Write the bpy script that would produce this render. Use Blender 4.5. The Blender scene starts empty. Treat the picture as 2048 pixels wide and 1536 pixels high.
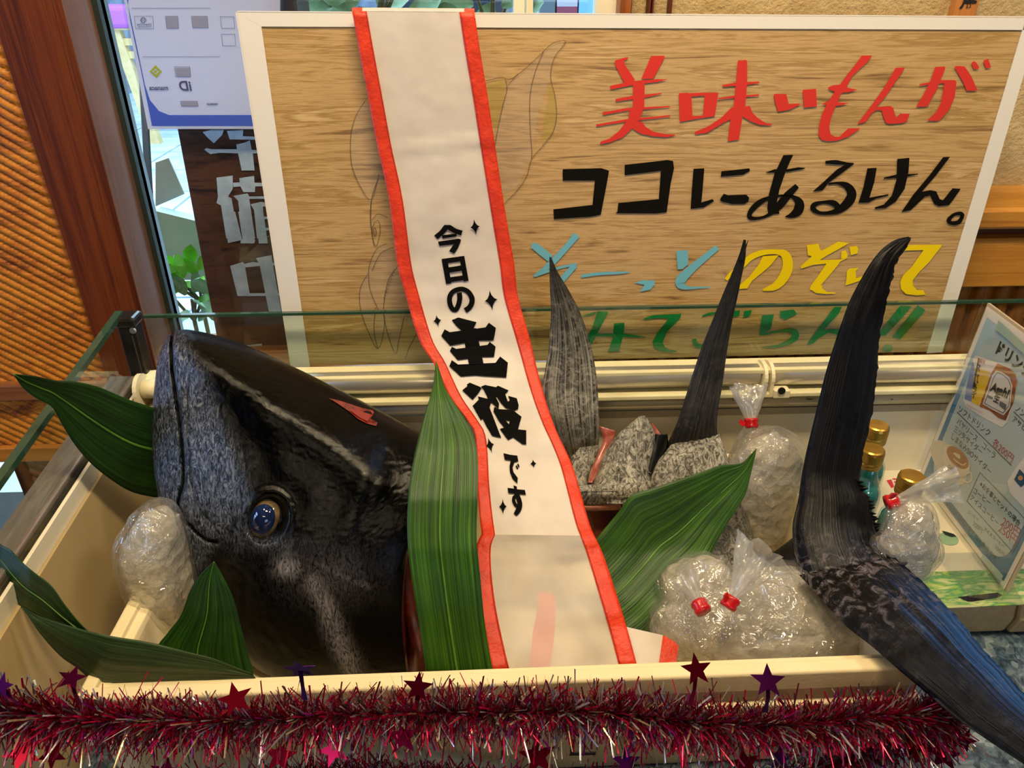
import bpy, bmesh, math, random
from mathutils import Vector as V, Matrix, noise
from mathutils.geometry import tessellate_polygon
random.seed(7)
S = bpy.context.scene
COL = S.collection
# ------------------------------------------------------------------ camera
FPX, PITCH, YAW, CZ = 1500.0, math.radians(29.0), math.radians(2.5), 1.5
cd = bpy.data.cameras.new('camera'); cam = bpy.data.objects.new('camera', cd); COL.objects.link(cam)
cd.sensor_width = 36; cd.lens = FPX / 2048 * 36; cd.clip_start = .02
cam.location = (0, 0, CZ); cam.rotation_euler = (math.pi / 2 - PITCH, 0, -YAW)
S.camera = cam
S.view_settings.view_transform = 'Standard'; S.view_settings.look = 'None'
S.view_settings.gamma = 1; S.view_settings.exposure = 0.0; S.view_settings.use_curve_mapping = False
# ------------------------------------------------------------------ world: overcast daylight
W = bpy.data.worlds.new('World'); S.world = W; W.use_nodes = True
bg = W.node_tree.nodes['Background']; bg.inputs[0].default_value = (.62, .82, 1, 1); bg.inputs[1].default_value = 2.6
# ------------------------------------------------------------------ lights of the room and added cool fills
def area(name, loc, target, sx, sy, power, col):
    l = bpy.data.lights.new(name, 'AREA'); l.shape = 'RECTANGLE'; l.size = sx; l.size_y = sy; l.energy = power; l.color = col
    o = bpy.data.objects.new(name, l); COL.objects.link(o); o.location = loc
    o.rotation_euler = (V(target) - V(loc)).to_track_quat('-Z', 'Y').to_euler()
    return o
area('ceiling_lamp_warm', (.10, .30, 2.45), (.10, .75, .9), .5, .14, 22, (1, .78, .48))
area('ceiling_lamp_side', (-.55, .55, 2.45), (-.2, .75, .9), .16, .16, 6, (1, .77, .46))
area('ceiling_lamp_back', (-.5, -1.2, 2.45), (0, .6, 1.1), 1.2, .3, 11, (1, .80, .54))
area('ceiling_lamp_right', (1.2, .35, 2.4), (.4, .8, 1.0), .2, .2, 8, (1, .82, .55))
area('entrance_daylight', (.9, -2.6, .95), (.2, .7, .95), 1.6, 1.0, 15, (.62, .76, 1))
area('cool_fill_left', (-1.85, .55, 1.25), (-.2, .7, 1.0), .6, 1.0, 17, (.36, .56, 1))  # added cool fill that turns the tuna jaw blue, no opening behind it
area('cool_fill_right', (1.0, .95, 2.3), (.5, .5, .95), .5, .3, 4, (.35, .58, 1))  # added cool fill for blue on the tail, not an opening in the ceiling

# ------------------------------------------------------------------ pixel rays
FW = V((math.sin(YAW) * math.cos(PITCH), math.cos(YAW) * math.cos(PITCH), -math.sin(PITCH)))
RT = V((math.cos(YAW), -math.sin(YAW), 0)); UP = RT.cross(FW)
CAM = V((0, 0, CZ))
def ray(x, y): return FW + RT * ((x - 1024) / FPX) + UP * ((768 - y) / FPX)
def atY(x, y, Y): d = ray(x, y); return CAM + d * (Y / d.y)
def atZ(x, y, z): d = ray(x, y); return CAM + d * ((z - CZ) / d.z)
def atX(x, y, X): d = ray(x, y); return CAM + d * (X / d.x)
def atP(x, y, p, n): d = ray(x, y); return CAM + d * ((V(p) - CAM).dot(n) / d.dot(n))

# ------------------------------------------------------------------ materials
def lin(h):
    h = h.lstrip('#'); c = [int(h[i:i + 2], 16) / 255 for i in (0, 2, 4)]
    return tuple([(u / 12.92 if u <= .04045 else ((u + .055) / 1.055) ** 2.4) for u in c] + [1])
class N:
    def __init__(s, m): s.t = m.node_tree; s.b = s.t.nodes['Principled BSDF']; s.out = s.t.nodes['Material Output']
    def n(s, typ, **k):
        q = s.t.nodes.new(typ)
        for a, b in k.items():
            if a.startswith('i_'):
                q.inputs[a[2:].replace('_', ' ')].default_value = b
            else: setattr(q, a, b)
        return q
    def l(s, a, b): s.t.links.new(a, b)
def ramp(k, fac, stops):
    r = k.n('ShaderNodeValToRGB'); e = r.color_ramp.elements
    while len(e) < len(stops): e.new(.5)
    for q, (p, c) in zip(e, stops): q.position = p; q.color = lin(c) if isinstance(c, str) else c
    k.l(fac, r.inputs[0]); return r.outputs[0]
def coords(k, kind='Object', scale=(1, 1, 1), rot=(0, 0, 0)):
    t = k.n('ShaderNodeTexCoord'); m = k.n('ShaderNodeMapping')
    m.inputs['Scale'].default_value = scale; m.inputs['Rotation'].default_value = rot
    k.l(t.outputs[kind], m.inputs[0]); return m.outputs[0]
def noise_n(k, vec, scale, detail=4, rough=.6, dist=0):
    q = k.n('ShaderNodeTexNoise'); q.inputs['Scale'].default_value = scale; q.inputs['Detail'].default_value = detail
    q.inputs['Roughness'].default_value = rough; q.inputs['Distortion'].default_value = dist
    k.l(vec, q.inputs['Vector']); return q.outputs['Fac']
def bump(k, h, strength, dist=.002):
    b = k.n('ShaderNodeBump'); b.inputs['Strength'].default_value = strength; b.inputs['Distance'].default_value = dist
    k.l(h, b.inputs['Height']); k.l(b.outputs[0], k.b.inputs['Normal']); return b
def mixc(k, fac, a, b, mode='MIX'):
    m = k.n('ShaderNodeMix', data_type='RGBA', blend_type=mode)
    for sock, v in ((m.inputs[0], fac), (m.inputs[6], a), (m.inputs[7], b)):
        if isinstance(v, str): sock.default_value = lin(v)
        elif isinstance(v, (int, float)): sock.default_value = v
        elif isinstance(v, tuple): sock.default_value = v
        else: k.l(v, sock)
    return m.outputs[2]
def newm(name):
    m = bpy.data.materials.new(name); m.use_nodes = True; return m, N(m)
MC = {}
def pm(name, col, rough=.5, metal=0, col2=None, sc=20, bs=0, bsc=60, bd=.002, spec=.5, coat=0, trans=0, ior=1.45, sss=0, stretch=(1, 1, 1), p0=.35, p1=.65):
    if name in MC: return MC[name]
    m, k = newm(name); b = k.b
    b.inputs['Base Color'].default_value = lin(col); b.inputs['Roughness'].default_value = rough
    b.inputs['Metallic'].default_value = metal; b.inputs['Specular IOR Level'].default_value = spec
    b.inputs['Coat Weight'].default_value = coat; b.inputs['Transmission Weight'].default_value = trans; b.inputs['IOR'].default_value = ior
    if sss: b.inputs['Subsurface Weight'].default_value = sss; b.inputs['Subsurface Radius'].default_value = (.01, .008, .006)
    v = coords(k, 'Object', stretch)
    if col2: k.l(ramp(k, noise_n(k, v, sc), [(p0, col), (p1, col2)]), b.inputs['Base Color'])
    if bs: bump(k, noise_n(k, v, bsc, 6), bs, bd)
    MC[name] = m; return m
def wood(name, cols, stretch, sc=1.0, rough=.45, bs=.25, dist=1.2, fine=(1, 1, 1), coat=0):
    m, k = newm(name); v = coords(k, 'Object', stretch); vf = coords(k, 'Object', fine)
    a = noise_n(k, v, sc, 5, .6, dist); f = noise_n(k, vf, 1, 3, .7)
    mx = k.n('ShaderNodeMath', operation='MULTIPLY_ADD'); k.l(f, mx.inputs[0]); mx.inputs[1].default_value = .45
    k.l(a, mx.inputs[2]); sb = k.n('ShaderNodeMath', operation='SUBTRACT'); k.l(mx.outputs[0], sb.inputs[0]); sb.inputs[1].default_value = .22
    n = len(cols); k.l(ramp(k, sb.outputs[0], [(.3 + .4 * i / (n - 1), c) for i, c in enumerate(cols)]), k.b.inputs['Base Color'])
    k.b.inputs['Roughness'].default_value = rough; k.b.inputs['Coat Weight'].default_value = coat
    if bs: bump(k, f, bs, .001)
    return m
def clear_film(name, tint, gl=.12, rough=.08, bsc=0, bs=.6, amin=0.0, bd=.004):
    m, k = newm(name); k.t.nodes.remove(k.b)
    tr = k.n('ShaderNodeBsdfTransparent'); tr.inputs[0].default_value = tint
    g = k.n('ShaderNodeBsdfGlossy'); g.inputs['Roughness'].default_value = rough; g.inputs['Color'].default_value = (1, 1, 1, 1)
    fr = k.n('ShaderNodeLayerWeight'); fr.inputs[0].default_value = .5      # facing: same from both sides of the film
    pw = k.n('ShaderNodeMath', operation='POWER'); pw.inputs[1].default_value = 4.0; k.l(fr.outputs['Facing'], pw.inputs[0])
    mn = k.n('ShaderNodeMath', operation='MULTIPLY_ADD', use_clamp=True); mn.inputs[1].default_value = .55; mn.inputs[2].default_value = gl + amin
    k.l(pw.outputs[0], mn.inputs[0])
    mx = k.n('ShaderNodeMixShader'); k.l(mn.outputs[0], mx.inputs[0]); k.l(tr.outputs[0], mx.inputs[1]); k.l(g.outputs[0], mx.inputs[2])
    k.l(mx.outputs[0], k.out.inputs[0])
    if bsc:
        v = coords(k, 'Object'); b = k.n('ShaderNodeBump'); b.inputs['Strength'].default_value = bs; b.inputs['Distance'].default_value = bd
        k.l(noise_n(k, v, bsc, 3, .5, 1.5), b.inputs['Height']); k.l(b.outputs[0], g.inputs['Normal']); k.l(b.outputs[0], fr.inputs['Normal'])
    return m

# ------------------------------------------------------------------ object helpers
def wl(o):
    p = V((0, 0, 0))
    while o: p = p + o.location; o = o.parent
    return p
def tag(o, label=None, cat=None, group=None, kind=None):
    if label: o['label'] = label
    if cat: o['category'] = cat
    if group: o['group'] = group
    if kind: o['kind'] = kind
    return o
def thing(name, label, cat, loc, group=None):
    o = bpy.data.objects.new(name, None); COL.objects.link(o); o.location = loc; o.empty_display_size = .05
    return tag(o, label, cat, group)
def mesh(name, verts, faces, mat, parent=None, smooth=False, uv=None, col=None, label=None, cat=None, group=None, kind=None, solid=0, sub=0, mats=None, fm=None):
    verts = [V(v) for v in verts]
    if parent: base = wl(parent)
    else:
        lo = V([min(v[i] for v in verts) for i in range(3)]); hi = V([max(v[i] for v in verts) for i in range(3)])
        base = V(((lo.x + hi.x) / 2, (lo.y + hi.y) / 2, lo.z))
    me = bpy.data.meshes.new(name); me.from_pydata([v - base for v in verts], [], faces)
    for q in (mats or [mat]): me.materials.append(q)
    if fm:
        for p, i in zip(me.polygons, fm): p.material_index = i
    if smooth:
        for p in me.polygons: p.use_smooth = True
    if uv:
        l = me.uv_layers.new(name='UVMap')
        for lp in me.loops: l.data[lp.index].uv = uv[lp.vertex_index]
    if col:
        a = me.color_attributes.new('Col', 'FLOAT_COLOR', 'POINT')
        for i, c in enumerate(col): a.data[i].color = (*c[:3], 1)
    me.update()
    o = bpy.data.objects.new(name, me); COL.objects.link(o)
    if parent: o.parent = parent
    else: o.location = base
    if solid: m = o.modifiers.new('solid', 'SOLIDIFY'); m.thickness = solid; m.offset = 0
    if sub: m = o.modifiers.new('sub', 'SUBSURF'); m.levels = m.render_levels = sub
    return tag(o, label, cat, group, kind)
class MB:
    """collects shapes into one mesh"""
    def __init__(s): s.v = []; s.f = []
    def add(s, vs, fs): b = len(s.v); s.v += [V(v) for v in vs]; s.f += [[b + i for i in f] for f in fs]; return s
    def box(s, lo, hi):
        x0, y0, z0 = lo; x1, y1, z1 = hi
        return s.add([(x0, y0, z0), (x1, y0, z0), (x1, y1, z0), (x0, y1, z0), (x0, y0, z1), (x1, y0, z1), (x1, y1, z1), (x0, y1, z1)],
                     [(0, 3, 2, 1), (4, 5, 6, 7), (0, 1, 5, 4), (1, 2, 6, 5), (2, 3, 7, 6), (3, 0, 4, 7)])
    def hexa(s, a, b):  # two quads joined
        return s.add(list(a) + list(b), [(3, 2, 1, 0), (4, 5, 6, 7), (0, 1, 5, 4), (1, 2, 6, 5), (2, 3, 7, 6), (3, 0, 4, 7)])
    def tube(s, pts, r, n=10, cap=True):
        pts = [V(p) for p in pts]; rs = r if isinstance(r, (list, tuple)) else [r] * len(pts)
        rings = []
        for i, p in enumerate(pts):
            d = (pts[min(i + 1, len(pts) - 1)] - pts[max(i - 1, 0)]).normalized()
            a = d.cross(V((0, 0, 1)) if abs(d.z) < .9 else V((1, 0, 0))).normalized(); b = d.cross(a)
            rings.append([p + (a * math.cos(t * 2 * math.pi / n) + b * math.sin(t * 2 * math.pi / n)) * rs[i] for t in range(n)])
        vs = [v for rg in rings for v in rg]; fs = []
        for i in range(len(pts) - 1):
            for t in range(n): fs.append((i * n + t, i * n + (t + 1) % n, (i + 1) * n + (t + 1) % n, (i + 1) * n + t))
        if cap: fs += [tuple(range(n))[::-1], tuple((len(pts) - 1) * n + t for t in range(n))]
        return s.add(vs, fs)
    def lathe(s, prof, o=(0, 0, 0), n=28):
        o = V(o); vs = []; fs = []
        for r, z in prof:
            for t in range(n): a = t * 2 * math.pi / n; vs.append(o + V((r * math.cos(a), r * math.sin(a), z)))
        for i in range(len(prof) - 1):
            for t in range(n): fs.append((i * n + t, i * n + (t + 1) % n, (i + 1) * n + (t + 1) % n, (i + 1) * n + t))
        fs += [tuple(range(n))[::-1], tuple((len(prof) - 1) * n + t for t in range(n))]
        return s.add(vs, fs)
    def prism(s, poly, off):
        n = len(poly); poly = [V(p) for p in poly]; off = V(off)
        tr = tessellate_polygon([poly])
        fs = [tuple(t) for t in tr] + [tuple(n + i for i in t[::-1]) for t in tr] + [(i, (i + 1) % n, n + (i + 1) % n, n + i) for i in range(n)]
        return s.add(poly + [p + off for p in poly], fs)
    def flat(s, loops):
        loops = [[V(p) for p in l] for l in loops]
        return s.add([p for l in loops for p in l], [tuple(t) for t in tessellate_polygon(loops)])
    def obj(s, name, mat, parent=None, bevel=0, **k):
        o = mesh(name, s.v, s.f, mat, parent, **k)
        bm = bmesh.new(); bm.from_mesh(o.data); bmesh.ops.recalc_face_normals(bm, faces=bm.faces); bm.to_mesh(o.data); bm.free()
        if bevel: m = o.modifiers.new('bevel', 'BEVEL'); m.width = bevel; m.segments = 2; m.limit_method = 'ANGLE'
        return o
def cr(pts, n):
    """Catmull-Rom resample of tuples to n points"""
    P = [tuple(p) for p in pts]; m = len(P) - 1; out = []
    for j in range(n):
        t = j / (n - 1) * m; i = min(int(t), m - 1); u = t - i
        p0, p1, p2, p3 = P[max(i - 1, 0)], P[i], P[i + 1], P[min(i + 2, m)]
        out.append(tuple(.5 * (2 * b + (c - a) * u + (2 * a - 5 * b + 4 * c - d) * u * u + (3 * b - a - 3 * c + d) * u ** 3) for a, b, c, d in zip(p0, p1, p2, p3)))
    return out
def by_len(pts, n):
    L = [0]
    for a, b in zip(pts, pts[1:]): L.append(L[-1] + math.dist(a[:2], b[:2]))
    out = []
    for j in range(n):
        t = j / (n - 1) * L[-1]; i = 0
        while i < len(L) - 2 and L[i + 1] < t: i += 1
        u = (t - L[i]) / max(L[i + 1] - L[i], 1e-9); out.append(tuple(a + (b - a) * u for a, b in zip(pts[i], pts[i + 1])))
    return out
def interp(x, tab):
    if x <= tab[0][0]: return tab[0][1]
    for (a, b), (c, d) in zip(tab, tab[1:]):
        if x <= c: return b + (d - b) * (x - a) / (c - a)
    return tab[-1][1]
def stroke2(pts, n=None):
    """brush stroke (x,y,width) -> left/right outline"""
    P = cr(pts, n or (len(pts) - 1) * 5 + 1); L = []; R = []
    for i, p in enumerate(P):
        a = P[max(i - 1, 0)]; b = P[min(i + 1, len(P) - 1)]; dx, dy = b[0] - a[0], b[1] - a[1]; q = math.hypot(dx, dy) or 1
        w = max(p[2], 1) / 2; L.append((p[0] - dy / q * w, p[1] + dx / q * w)); R.append((p[0] + dy / q * w, p[1] - dx / q * w))
    return L, R
class Ink:
    """flat painted shapes traced on a surface fn(px,py)->point"""
    def __init__(s, fn): s.fn = fn; s.mb = MB(); s.o = (0, 0); s.k = 1; s.c = 0
    def crop(s, ox, oy, k): s.o = (ox, oy); s.k = k; return s
    def px(s, p): q = s.fn(s.o[0] + p[0] / s.k, s.o[1] + p[1] / s.k); return q + (CAM - q).normalized() * (s.c * 1.2e-5)
    def P(s, pts, *holes): s.c += 1; s.mb.flat([[s.px(p) for p in pts]] + [[s.px(p) for p in h] for h in holes]); return s
    def S(s, *pts):
        s.c += 1; L, R = stroke2(pts); n = len(L)
        s.mb.add([s.px(p) for p in L + R], [(i, i + 1, n + i + 1, n + i) for i in range(n - 1)]); return s
    def obj(s, name, mat, parent): return mesh(name, s.mb.v, s.mb.f, mat, parent)
    def each(s, name, mat, parent):      # one object per connected shape
        par = list(range(len(s.mb.v)))
        def find(i):
            while par[i] != i: par[i] = par[par[i]]; i = par[i]
            return i
        for f in s.mb.f:
            for i in f[1:]: par[find(i)] = find(f[0])
        gr = {}
        for f in s.mb.f: gr.setdefault(find(f[0]), []).append(f)
        for fs in gr.values():
            ids = sorted({i for f in fs for i in f}); mp_ = {i: q for q, i in enumerate(ids)}; mesh(name, [s.mb.v[i] for i in ids], [[mp_[i] for i in f] for f in fs], mat, parent)
def seg_d(p, a, b):
    ax, ay = a[:2]; bx, by = b[:2]; dx, dy = bx - ax, by - ay; t = max(0, min(1, ((p[0] - ax) * dx + (p[1] - ay) * dy) / (dx * dx + dy * dy + 1e-9)))
    return math.hypot(p[0] - ax - t * dx, p[1] - ay - t * dy)
def poly_d(p, pl): return min(seg_d(p, a, b) for a, b in zip(pl, pl[1:]))
def ss(a, b, x): t = max(0, min(1, (x - a) / (b - a))); return t * t * (3 - 2 * t)
# ================================================================== THE ROOM
YW = 1.02           # interior face of the window wall
M_plaster = pm('plaster', '#c9b183', .9, col2='#b79d6c', sc=30, bs=.9, bsc=170, bd=.004)
M_dark = pm('ceiling_paint', '#5d4f3c', .9)
M_floor = pm('floor_tile', '#4a3a2c', .6, col2='#5c4a38', sc=6)
M_cedar = wood('cedar_ribbed', ['#763706', '#ad620f', '#c67c1d', '#9f560c'], (6, 6, 14), 1.5, .38, .3, 1.2, (60, 60, 300))
M_plank = wood('cedar_plank', ['#361303', '#5c2606', '#6f330a', '#471b04'], (26, 8, 1.2), 1.2, .35, .25, .6, (420, 50, 6))
M_jamb = wood('jamb_side', ['#5a3a28', '#775541', '#664532'], (30, 30, 2), 1.2, .45, .2, .6, (300, 200, 6))
M_honey = wood('honey_pine', ['#a4641a', '#c58a34', '#b4772a', '#d09a45'], (1.2, 14, 22), 1.2, .4, .2, .8, (5, 60, 260))
M_honeyd = wood('pine_dark', ['#5a3210', '#7c4a1b', '#6a3d14'], (20, 14, 1.5), 1.2, .45, .2, .8, (260, 60, 5))
M_alu = pm('aluminium', '#8c8f8a', .35, .8, bs=.1, bsc=200)
M_aludark = pm('dark_gasket', '#2f3a34', .5, .3)
M_white = pm('white_paint', '#dad4c6', .5)
M_redbrown = pm('redbrown_strip', '#5a2413', .5)

def slab(name, lo, hi, mat, kind='structure', parent=None, bevel=0, **k):
    return MB().box(lo, hi).obj(name, mat, parent, bevel=bevel, kind=kind, **k)
slab('floor', (-2.2, -3, -.05), (2.6, 1.0, 0), M_floor)
slab('ceiling', (-2.2, -3, 2.5), (2.6, 1.2, 2.55), M_dark)
M_brown = pm('dark_panelling', '#3a2a1c', .7)
slab('wall_front', (-2.2, -3.05, 0), (2.6, -3, 2.5), M_brown)
slab('wall_west', (-2.25, -3, 0), (-2.2, 1.2, 2.5), M_brown)
slab('wall_east', (2.6, -3, 0), (2.65, 1.2, 2.5), M_brown)
XR = atY(1240, 20, YW).x          # right end of the window
XJ = atY(217, 300, YW).x          # front corner of the left jamb
slab('wall_right', (XR + .02, YW + .03, 0), (2.6, YW + .13, 2.5), M_plaster)
zS = atY(250, 742, YW).z          # window sill
slab('wall_sill', (XJ - .05, YW + .03, 0), (XR + .03, YW + .13, zS - .03), M_plaster)
slab('wall_top', (-2.2, YW + .03, 1.56), (XR + .03, YW + .13, 2.5), M_plaster)  # out of view; lower edge brought down to cut sky reflected in the tuna
# right hand wall trim: post, dark verticals, dado rail, ribbed dado
slab('trim_1', (XR, YW - .0, zS - .02), (atY(1262, 20, YW).x, YW + .06, 2.2), wood('post_wood', ['#6f360f', '#93531c', '#7c4214'], (26, 8, 1.2), 1.2, .4, .2, .6, (300, 50, 6)))
for i, (a, b) in enumerate(((1291, 1295), (1298, 1301), (1333, 1337))):
    slab('trim_%d' % (2 + i), (atY(a, 20, YW + .03).x, YW + .012, 1.2), (atY(b, 20, YW + .03).x, YW + .03, 2.4), M_redbrown)
zr = [atY(1990, y, YW).z for y in (388, 416, 450, 474, 571, 576)]
XD = XR + .03
rail = MB()
prof = [(YW + .03, zr[0] + .004), (YW - .005, zr[0] + .004), (YW - .012, zr[1] + .004), (YW - .022, zr[1]), (YW - .022, zr[2] + .004), (YW - .018, zr[2]), (YW + .03, zr[2])]
for X in (XD, 2.6): rail.v += [V((X, y, z)) for y, z in prof]
n = len(prof); rail.f = [(i, (i + 1) % n, n + (i + 1) % n, n + i) for i in range(n)] + [tuple(range(n)), tuple(range(n, 2 * n))]
rail.obj('trim_5', M_honey, kind='structure')
slab('trim_6', (XD, YW + .014, zr[3]), (2.6, YW + .03, zr[2]), pm('rail_gap', '#6d4015', .5), 'structure')
slab('trim_7', (XD, YW - .006, zr[4]), (2.6, YW + .03, zr[3]), M_honey, 'structure', bevel=.002)
dado = MB(); x = XD; pitch = (atY(1999, 574, YW + .02).x - atY(1958, 574, YW + .02).x)
i = 0
while x < 2.58:
    pr = [(x + pitch * u, YW + .03 - .013 * math.sin(math.pi * u) ** .6) for u in [j / 8 for j in range(9)]]
    dado.add([(a, b, .3) for a, b in pr] + [(a, b, zr[4]) for a, b in pr], [(j, j + 1, 10 + j, 9 + j) for j in range(8)]); x += pitch
dado.obj('trim_8', wood('dado_wood', ['#5a3008', '#8a5418', '#a4681f', '#6d3f0e'], (16, 14, 1.2), 1.2, .4, .15, .8, (200, 60, 4)), kind='structure')
# left: diagonal ribbed cedar panel, plank, jamb
YP = 1.0
xr0, xr1 = atY(19, 125, YP), atY(190, 670, YP)
def edge_x(z): # right edge of the ribbed field
    return xr0.x + (xr1.x - xr0.x) * (z - xr0.z) / (xr1.z - xr0.z)
zb = atY(10, 893, YP).z
gx, gz = 150, 560; x0, z0, z1 = -1.15, zb, 1.75; xs = max(xr0.x, xr1.x) + .005
vs = []; fs = []; P = .0140
for j in range(gz + 1):
    z = z0 + (z1 - z0) * j / gz
    xe = edge_x(z)
    for i in range(gx + 1):
        x = x0 + (xe - x0) * i / gx
        u = ((z + .70 * x) / P) % 1.0
        h = math.sin(math.pi * u) ** .55 * .0065 * ss(0, .012, xe - x)
        vs.append((x, YP + .008 - h, z))
for j in range(gz):
    for i in range(gx):
        a = j * (gx + 1) + i; fs.append((a, a + 1, a + gx + 2, a + gx + 1))
wl_ = mesh('wall_left', vs, fs, M_cedar, smooth=True, kind='structure')
slab('wall_left_back', (-2.2, YP + .009, zb - .0), (XJ, YP + .06, 2.5), M_plank)
zt = atY(10, 921, YP).z
slab('trim_9', (-2.2, YP - .006, zt), (edge_x(zb) + .02, YP + .06, zb), wood('trim_wood', ['#8a4a0e', '#b5701f', '#9d5c16'], (1.5, 14, 22), 1.2, .4, .2, .8, (5, 60, 260)), bevel=.002)
# ribbed dado seen under the trim
vs = []; fs = []; xa = atY(45, 925, YP).x; xb = XJ - .02
for j in range(121):
    z = .60 + (zt - .60) * j / 120
    for i in range(81):
        x = xa + (xb - xa) * i / 80; h = math.sin(math.pi * (((z + .5 * x) / .016) % 1)) ** .55 * .006
        vs.append((x, YP + .01 - h, z))
for j in range(120):
    for i in range(80):
        a = j * 81 + i; fs.append((a, a + 1, a + 82, a + 81))
mesh('trim_10', vs, fs, wood('dado_brown', ['#4a2608', '#7a4515', '#5e3410'], (6, 6, 14), 1.5, .4, .2, 1), smooth=True, kind='structure')
slab('trim_16', (xa - .014, YP - .004, 0), (xa + .002, YP + .06, zt), M_plank)
slab('wall_dado', (xa, YP + .011, 0), (XJ, YP + .06, zt), M_plank)
# plank between the ribs and the window (front face leaves the ribbed field)
pl = MB(); zz = [zS - .005, 2.3]
pk = lambda z, y: [V((edge_x(z), y, z)), V((XJ, y, z))]
a0 = pk(zz[0], YP - .004) + pk(zz[0], YP + .05)[::-1]; a1 = pk(zz[1], YP - .004) + pk(zz[1], YP + .05)[::-1]
pl.hexa(a0, a1).obj('trim_11', M_plank, kind='structure')
slab('trim_12', (XJ - .25, YP - .012, zS - .03), (XR, YP + .16, zS - .004), wood('sill_wood', ['#6b3a17', '#8c5526', '#7a471d'], (1.5, 16, 22), 1.2, .4, .2, .8, (5, 60, 260)), bevel=.002)
YJ = atX(254, 300, XJ + .001).y
slab('trim_13', (XJ - .012, YP - .003, zS - .004), (XJ + .001, YJ, 2.2), M_jamb)
# window
win = thing('window_1', None, None, (XJ, YJ, zS)); win['kind'] = 'structure'
xg = XJ + .001; xg2 = atY(265, 300, YJ).x; xg3 = atY(271, 300, YJ + .012).x
MB().box((XJ - .02, YJ, zS), (xg2, YJ + .02, 2.2)).obj('gasket', M_aludark, win)
MB().box((xg2, YJ + .010, zS), (xg3, YJ + .03, 2.2)).obj('frame', M_alu, win)
YPN = YJ + .018
M_pane = clear_film('window_pane', (.93, .97, 1, 1), .035, .01)
MB().box((xg3, YPN, zS), (atY(1232, 20, YPN).x, YPN + .004, 2.2)).obj('pane', M_pane, win)
# white frame of the window at the right
wf = MB(); 
for a, b, d in ((1027, 1048, .0), (1052, 1066, .01), (1190, 1230, .0)):
    wf.box((atY(a, 20, YP + .06).x, YP + .05 + d, zS), (atY(b, 20, YP + .06).x, YP + .075 + d, 2.2))
wf.obj('frame_stiles', pm('cream_frame', '#e9e0c8', .4), win)

# ================================================================== OUTSIDE
M_pave = pm('paving', '#8fa6b4', .7, col2='#b8c6cf', sc=3)
ZG = .25
pv = MB(); g = .02
for i in range(-6, 5):
    for j in range(0, 16): pv.box((i * .6, 1.3 + j * .6, ZG - .03), (i * .6 + .6 - g, 1.3 + j * .6 + .6 - g, ZG))
pv.box((-4, 1.16, ZG - .05), (3.2, 11, ZG - .012)); pv.obj('floor_street', M_pave, kind='structure')
slab('wall_street', (-6, 11, -.2), (6, 11.2, 5), pm('far_wall', '#46566a', .9, col2='#7d8fa3', sc=5))
tag(slab('planter_bed', (-1.2, 1.2, ZG), (1.0, 1.55, .62), pm('stone_bed', '#8b9899', .85, col2='#a9b5b4', sc=9), None), 'pale stone planter bed outside under the leafy plants', 'planter')
area('street_sky', (-1.0, 3.5, 4.2), (-.6, 2.6, .3), 4, 4, 650, (.66, .86, 1))
mt_ = MB().box((-2.6, 1.60, ZG), (-.62, 2.4, ZG + .012)); tag(mt_.obj('door_mat', pm('teal_mat', '#0c5f5a', .8, col2='#1c8078', sc=70, bs=1, bsc=120, bd=.01)), 'teal textured mat on the ground, seen low at the left through the side glass', 'mat')
slab('trim_15', (-2.6, 1.48, ZG), (-.62, 1.58, ZG + .03), pm('threshold_white', '#cfd2cd', .5))
# stool / small table with purple cushion
YS = 6.5
M_pinel = pm('pale_pine', '#cdb98a', .6, col2='#bda472', sc=14)
c = atY(256, 40, YS); st = thing('wooden_stool', 'pale wooden stool with a purple seat cushion on the paving outside', 'stool', (c.x, YS, ZG))
tz = c.z; hw = .26
MB().box((c.x - hw, YS - .15, tz - .05), (c.x + .17, YS + .3, tz + .1)).obj('cushion', pm('purple_cushion', '#a25ab8', .7), st, bevel=.03)
ap = atY(250, 44, YS).z; ap2 = atY(250, 58, YS).z
MB().box((c.x - hw, YS - .12, ap2), (c.x + .16, YS + .28, ap - .004)).obj('apron', M_pinel, st)
lx = atY(236, 60, YS).x, atY(255, 178, YS).x
for s in (0, 1):
    xx = lx[0] - s * .42
    MB().hexa([(xx + (.09 if not s else 0), YS - .1, ZG), (xx + .1 + .07, YS - .1, ZG), (xx + .1 + .07, YS - .03, ZG), (xx + .09, YS - .03, ZG)],
              [(xx - .02, YS - .1, ap2), (xx + .05, YS - .1, ap2), (xx + .05, YS - .03, ap2), (xx - .02, YS - .03, ap2)]).obj('leg', M_pinel, st)
for y in (82, 108):
    z = atY(236, y, YS).z; MB().box((c.x - hw, YS - .09, z - .025), (c.x + .2, YS - .05, z + .025)).obj('stretcher', M_pinel, st)
# black pole, pieces of white board outside
pole = MB().tube([atY(285, 150, 1.9), atY(308, 560, 1.60), atY(311, 600, 1.58), V((atY(311, 600, 1.58).x + .02, 1.56, ZG))], .0085, 8)
tag(pole.obj('sign_pole', pm('black_pole', '#07080a', .4)), 'black metal pole leaning outside the window beside the plank sign', 'pole')
def board_piece(name, pts, Y, th, mat, label, cat):
    b = MB().prism([atY(x, y, Y) for x, y in pts], (0, th, 0)); return tag(b.obj(name, mat), label, cat)
M_stone = pm('pale_slab', '#b7c0bd', .8, col2='#a3aeae', sc=8)
board_piece('paper_sheet', [(311, 325), (337, 316), (369, 388), (311, 413)], 1.5, .004, M_stone, 'pale tilted sheet standing behind the window, the upper of two', 'sheet')
board_piece('stone_slab', [(311, 422), (392, 442), (415, 560), (330, 560)], 1.45, .03, pm('pale_slab2', '#9fb0a8', .8, col2='#8fa39c', sc=8), 'pale grey-green stone slab outside, under the tilted sheet', 'slab')
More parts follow.
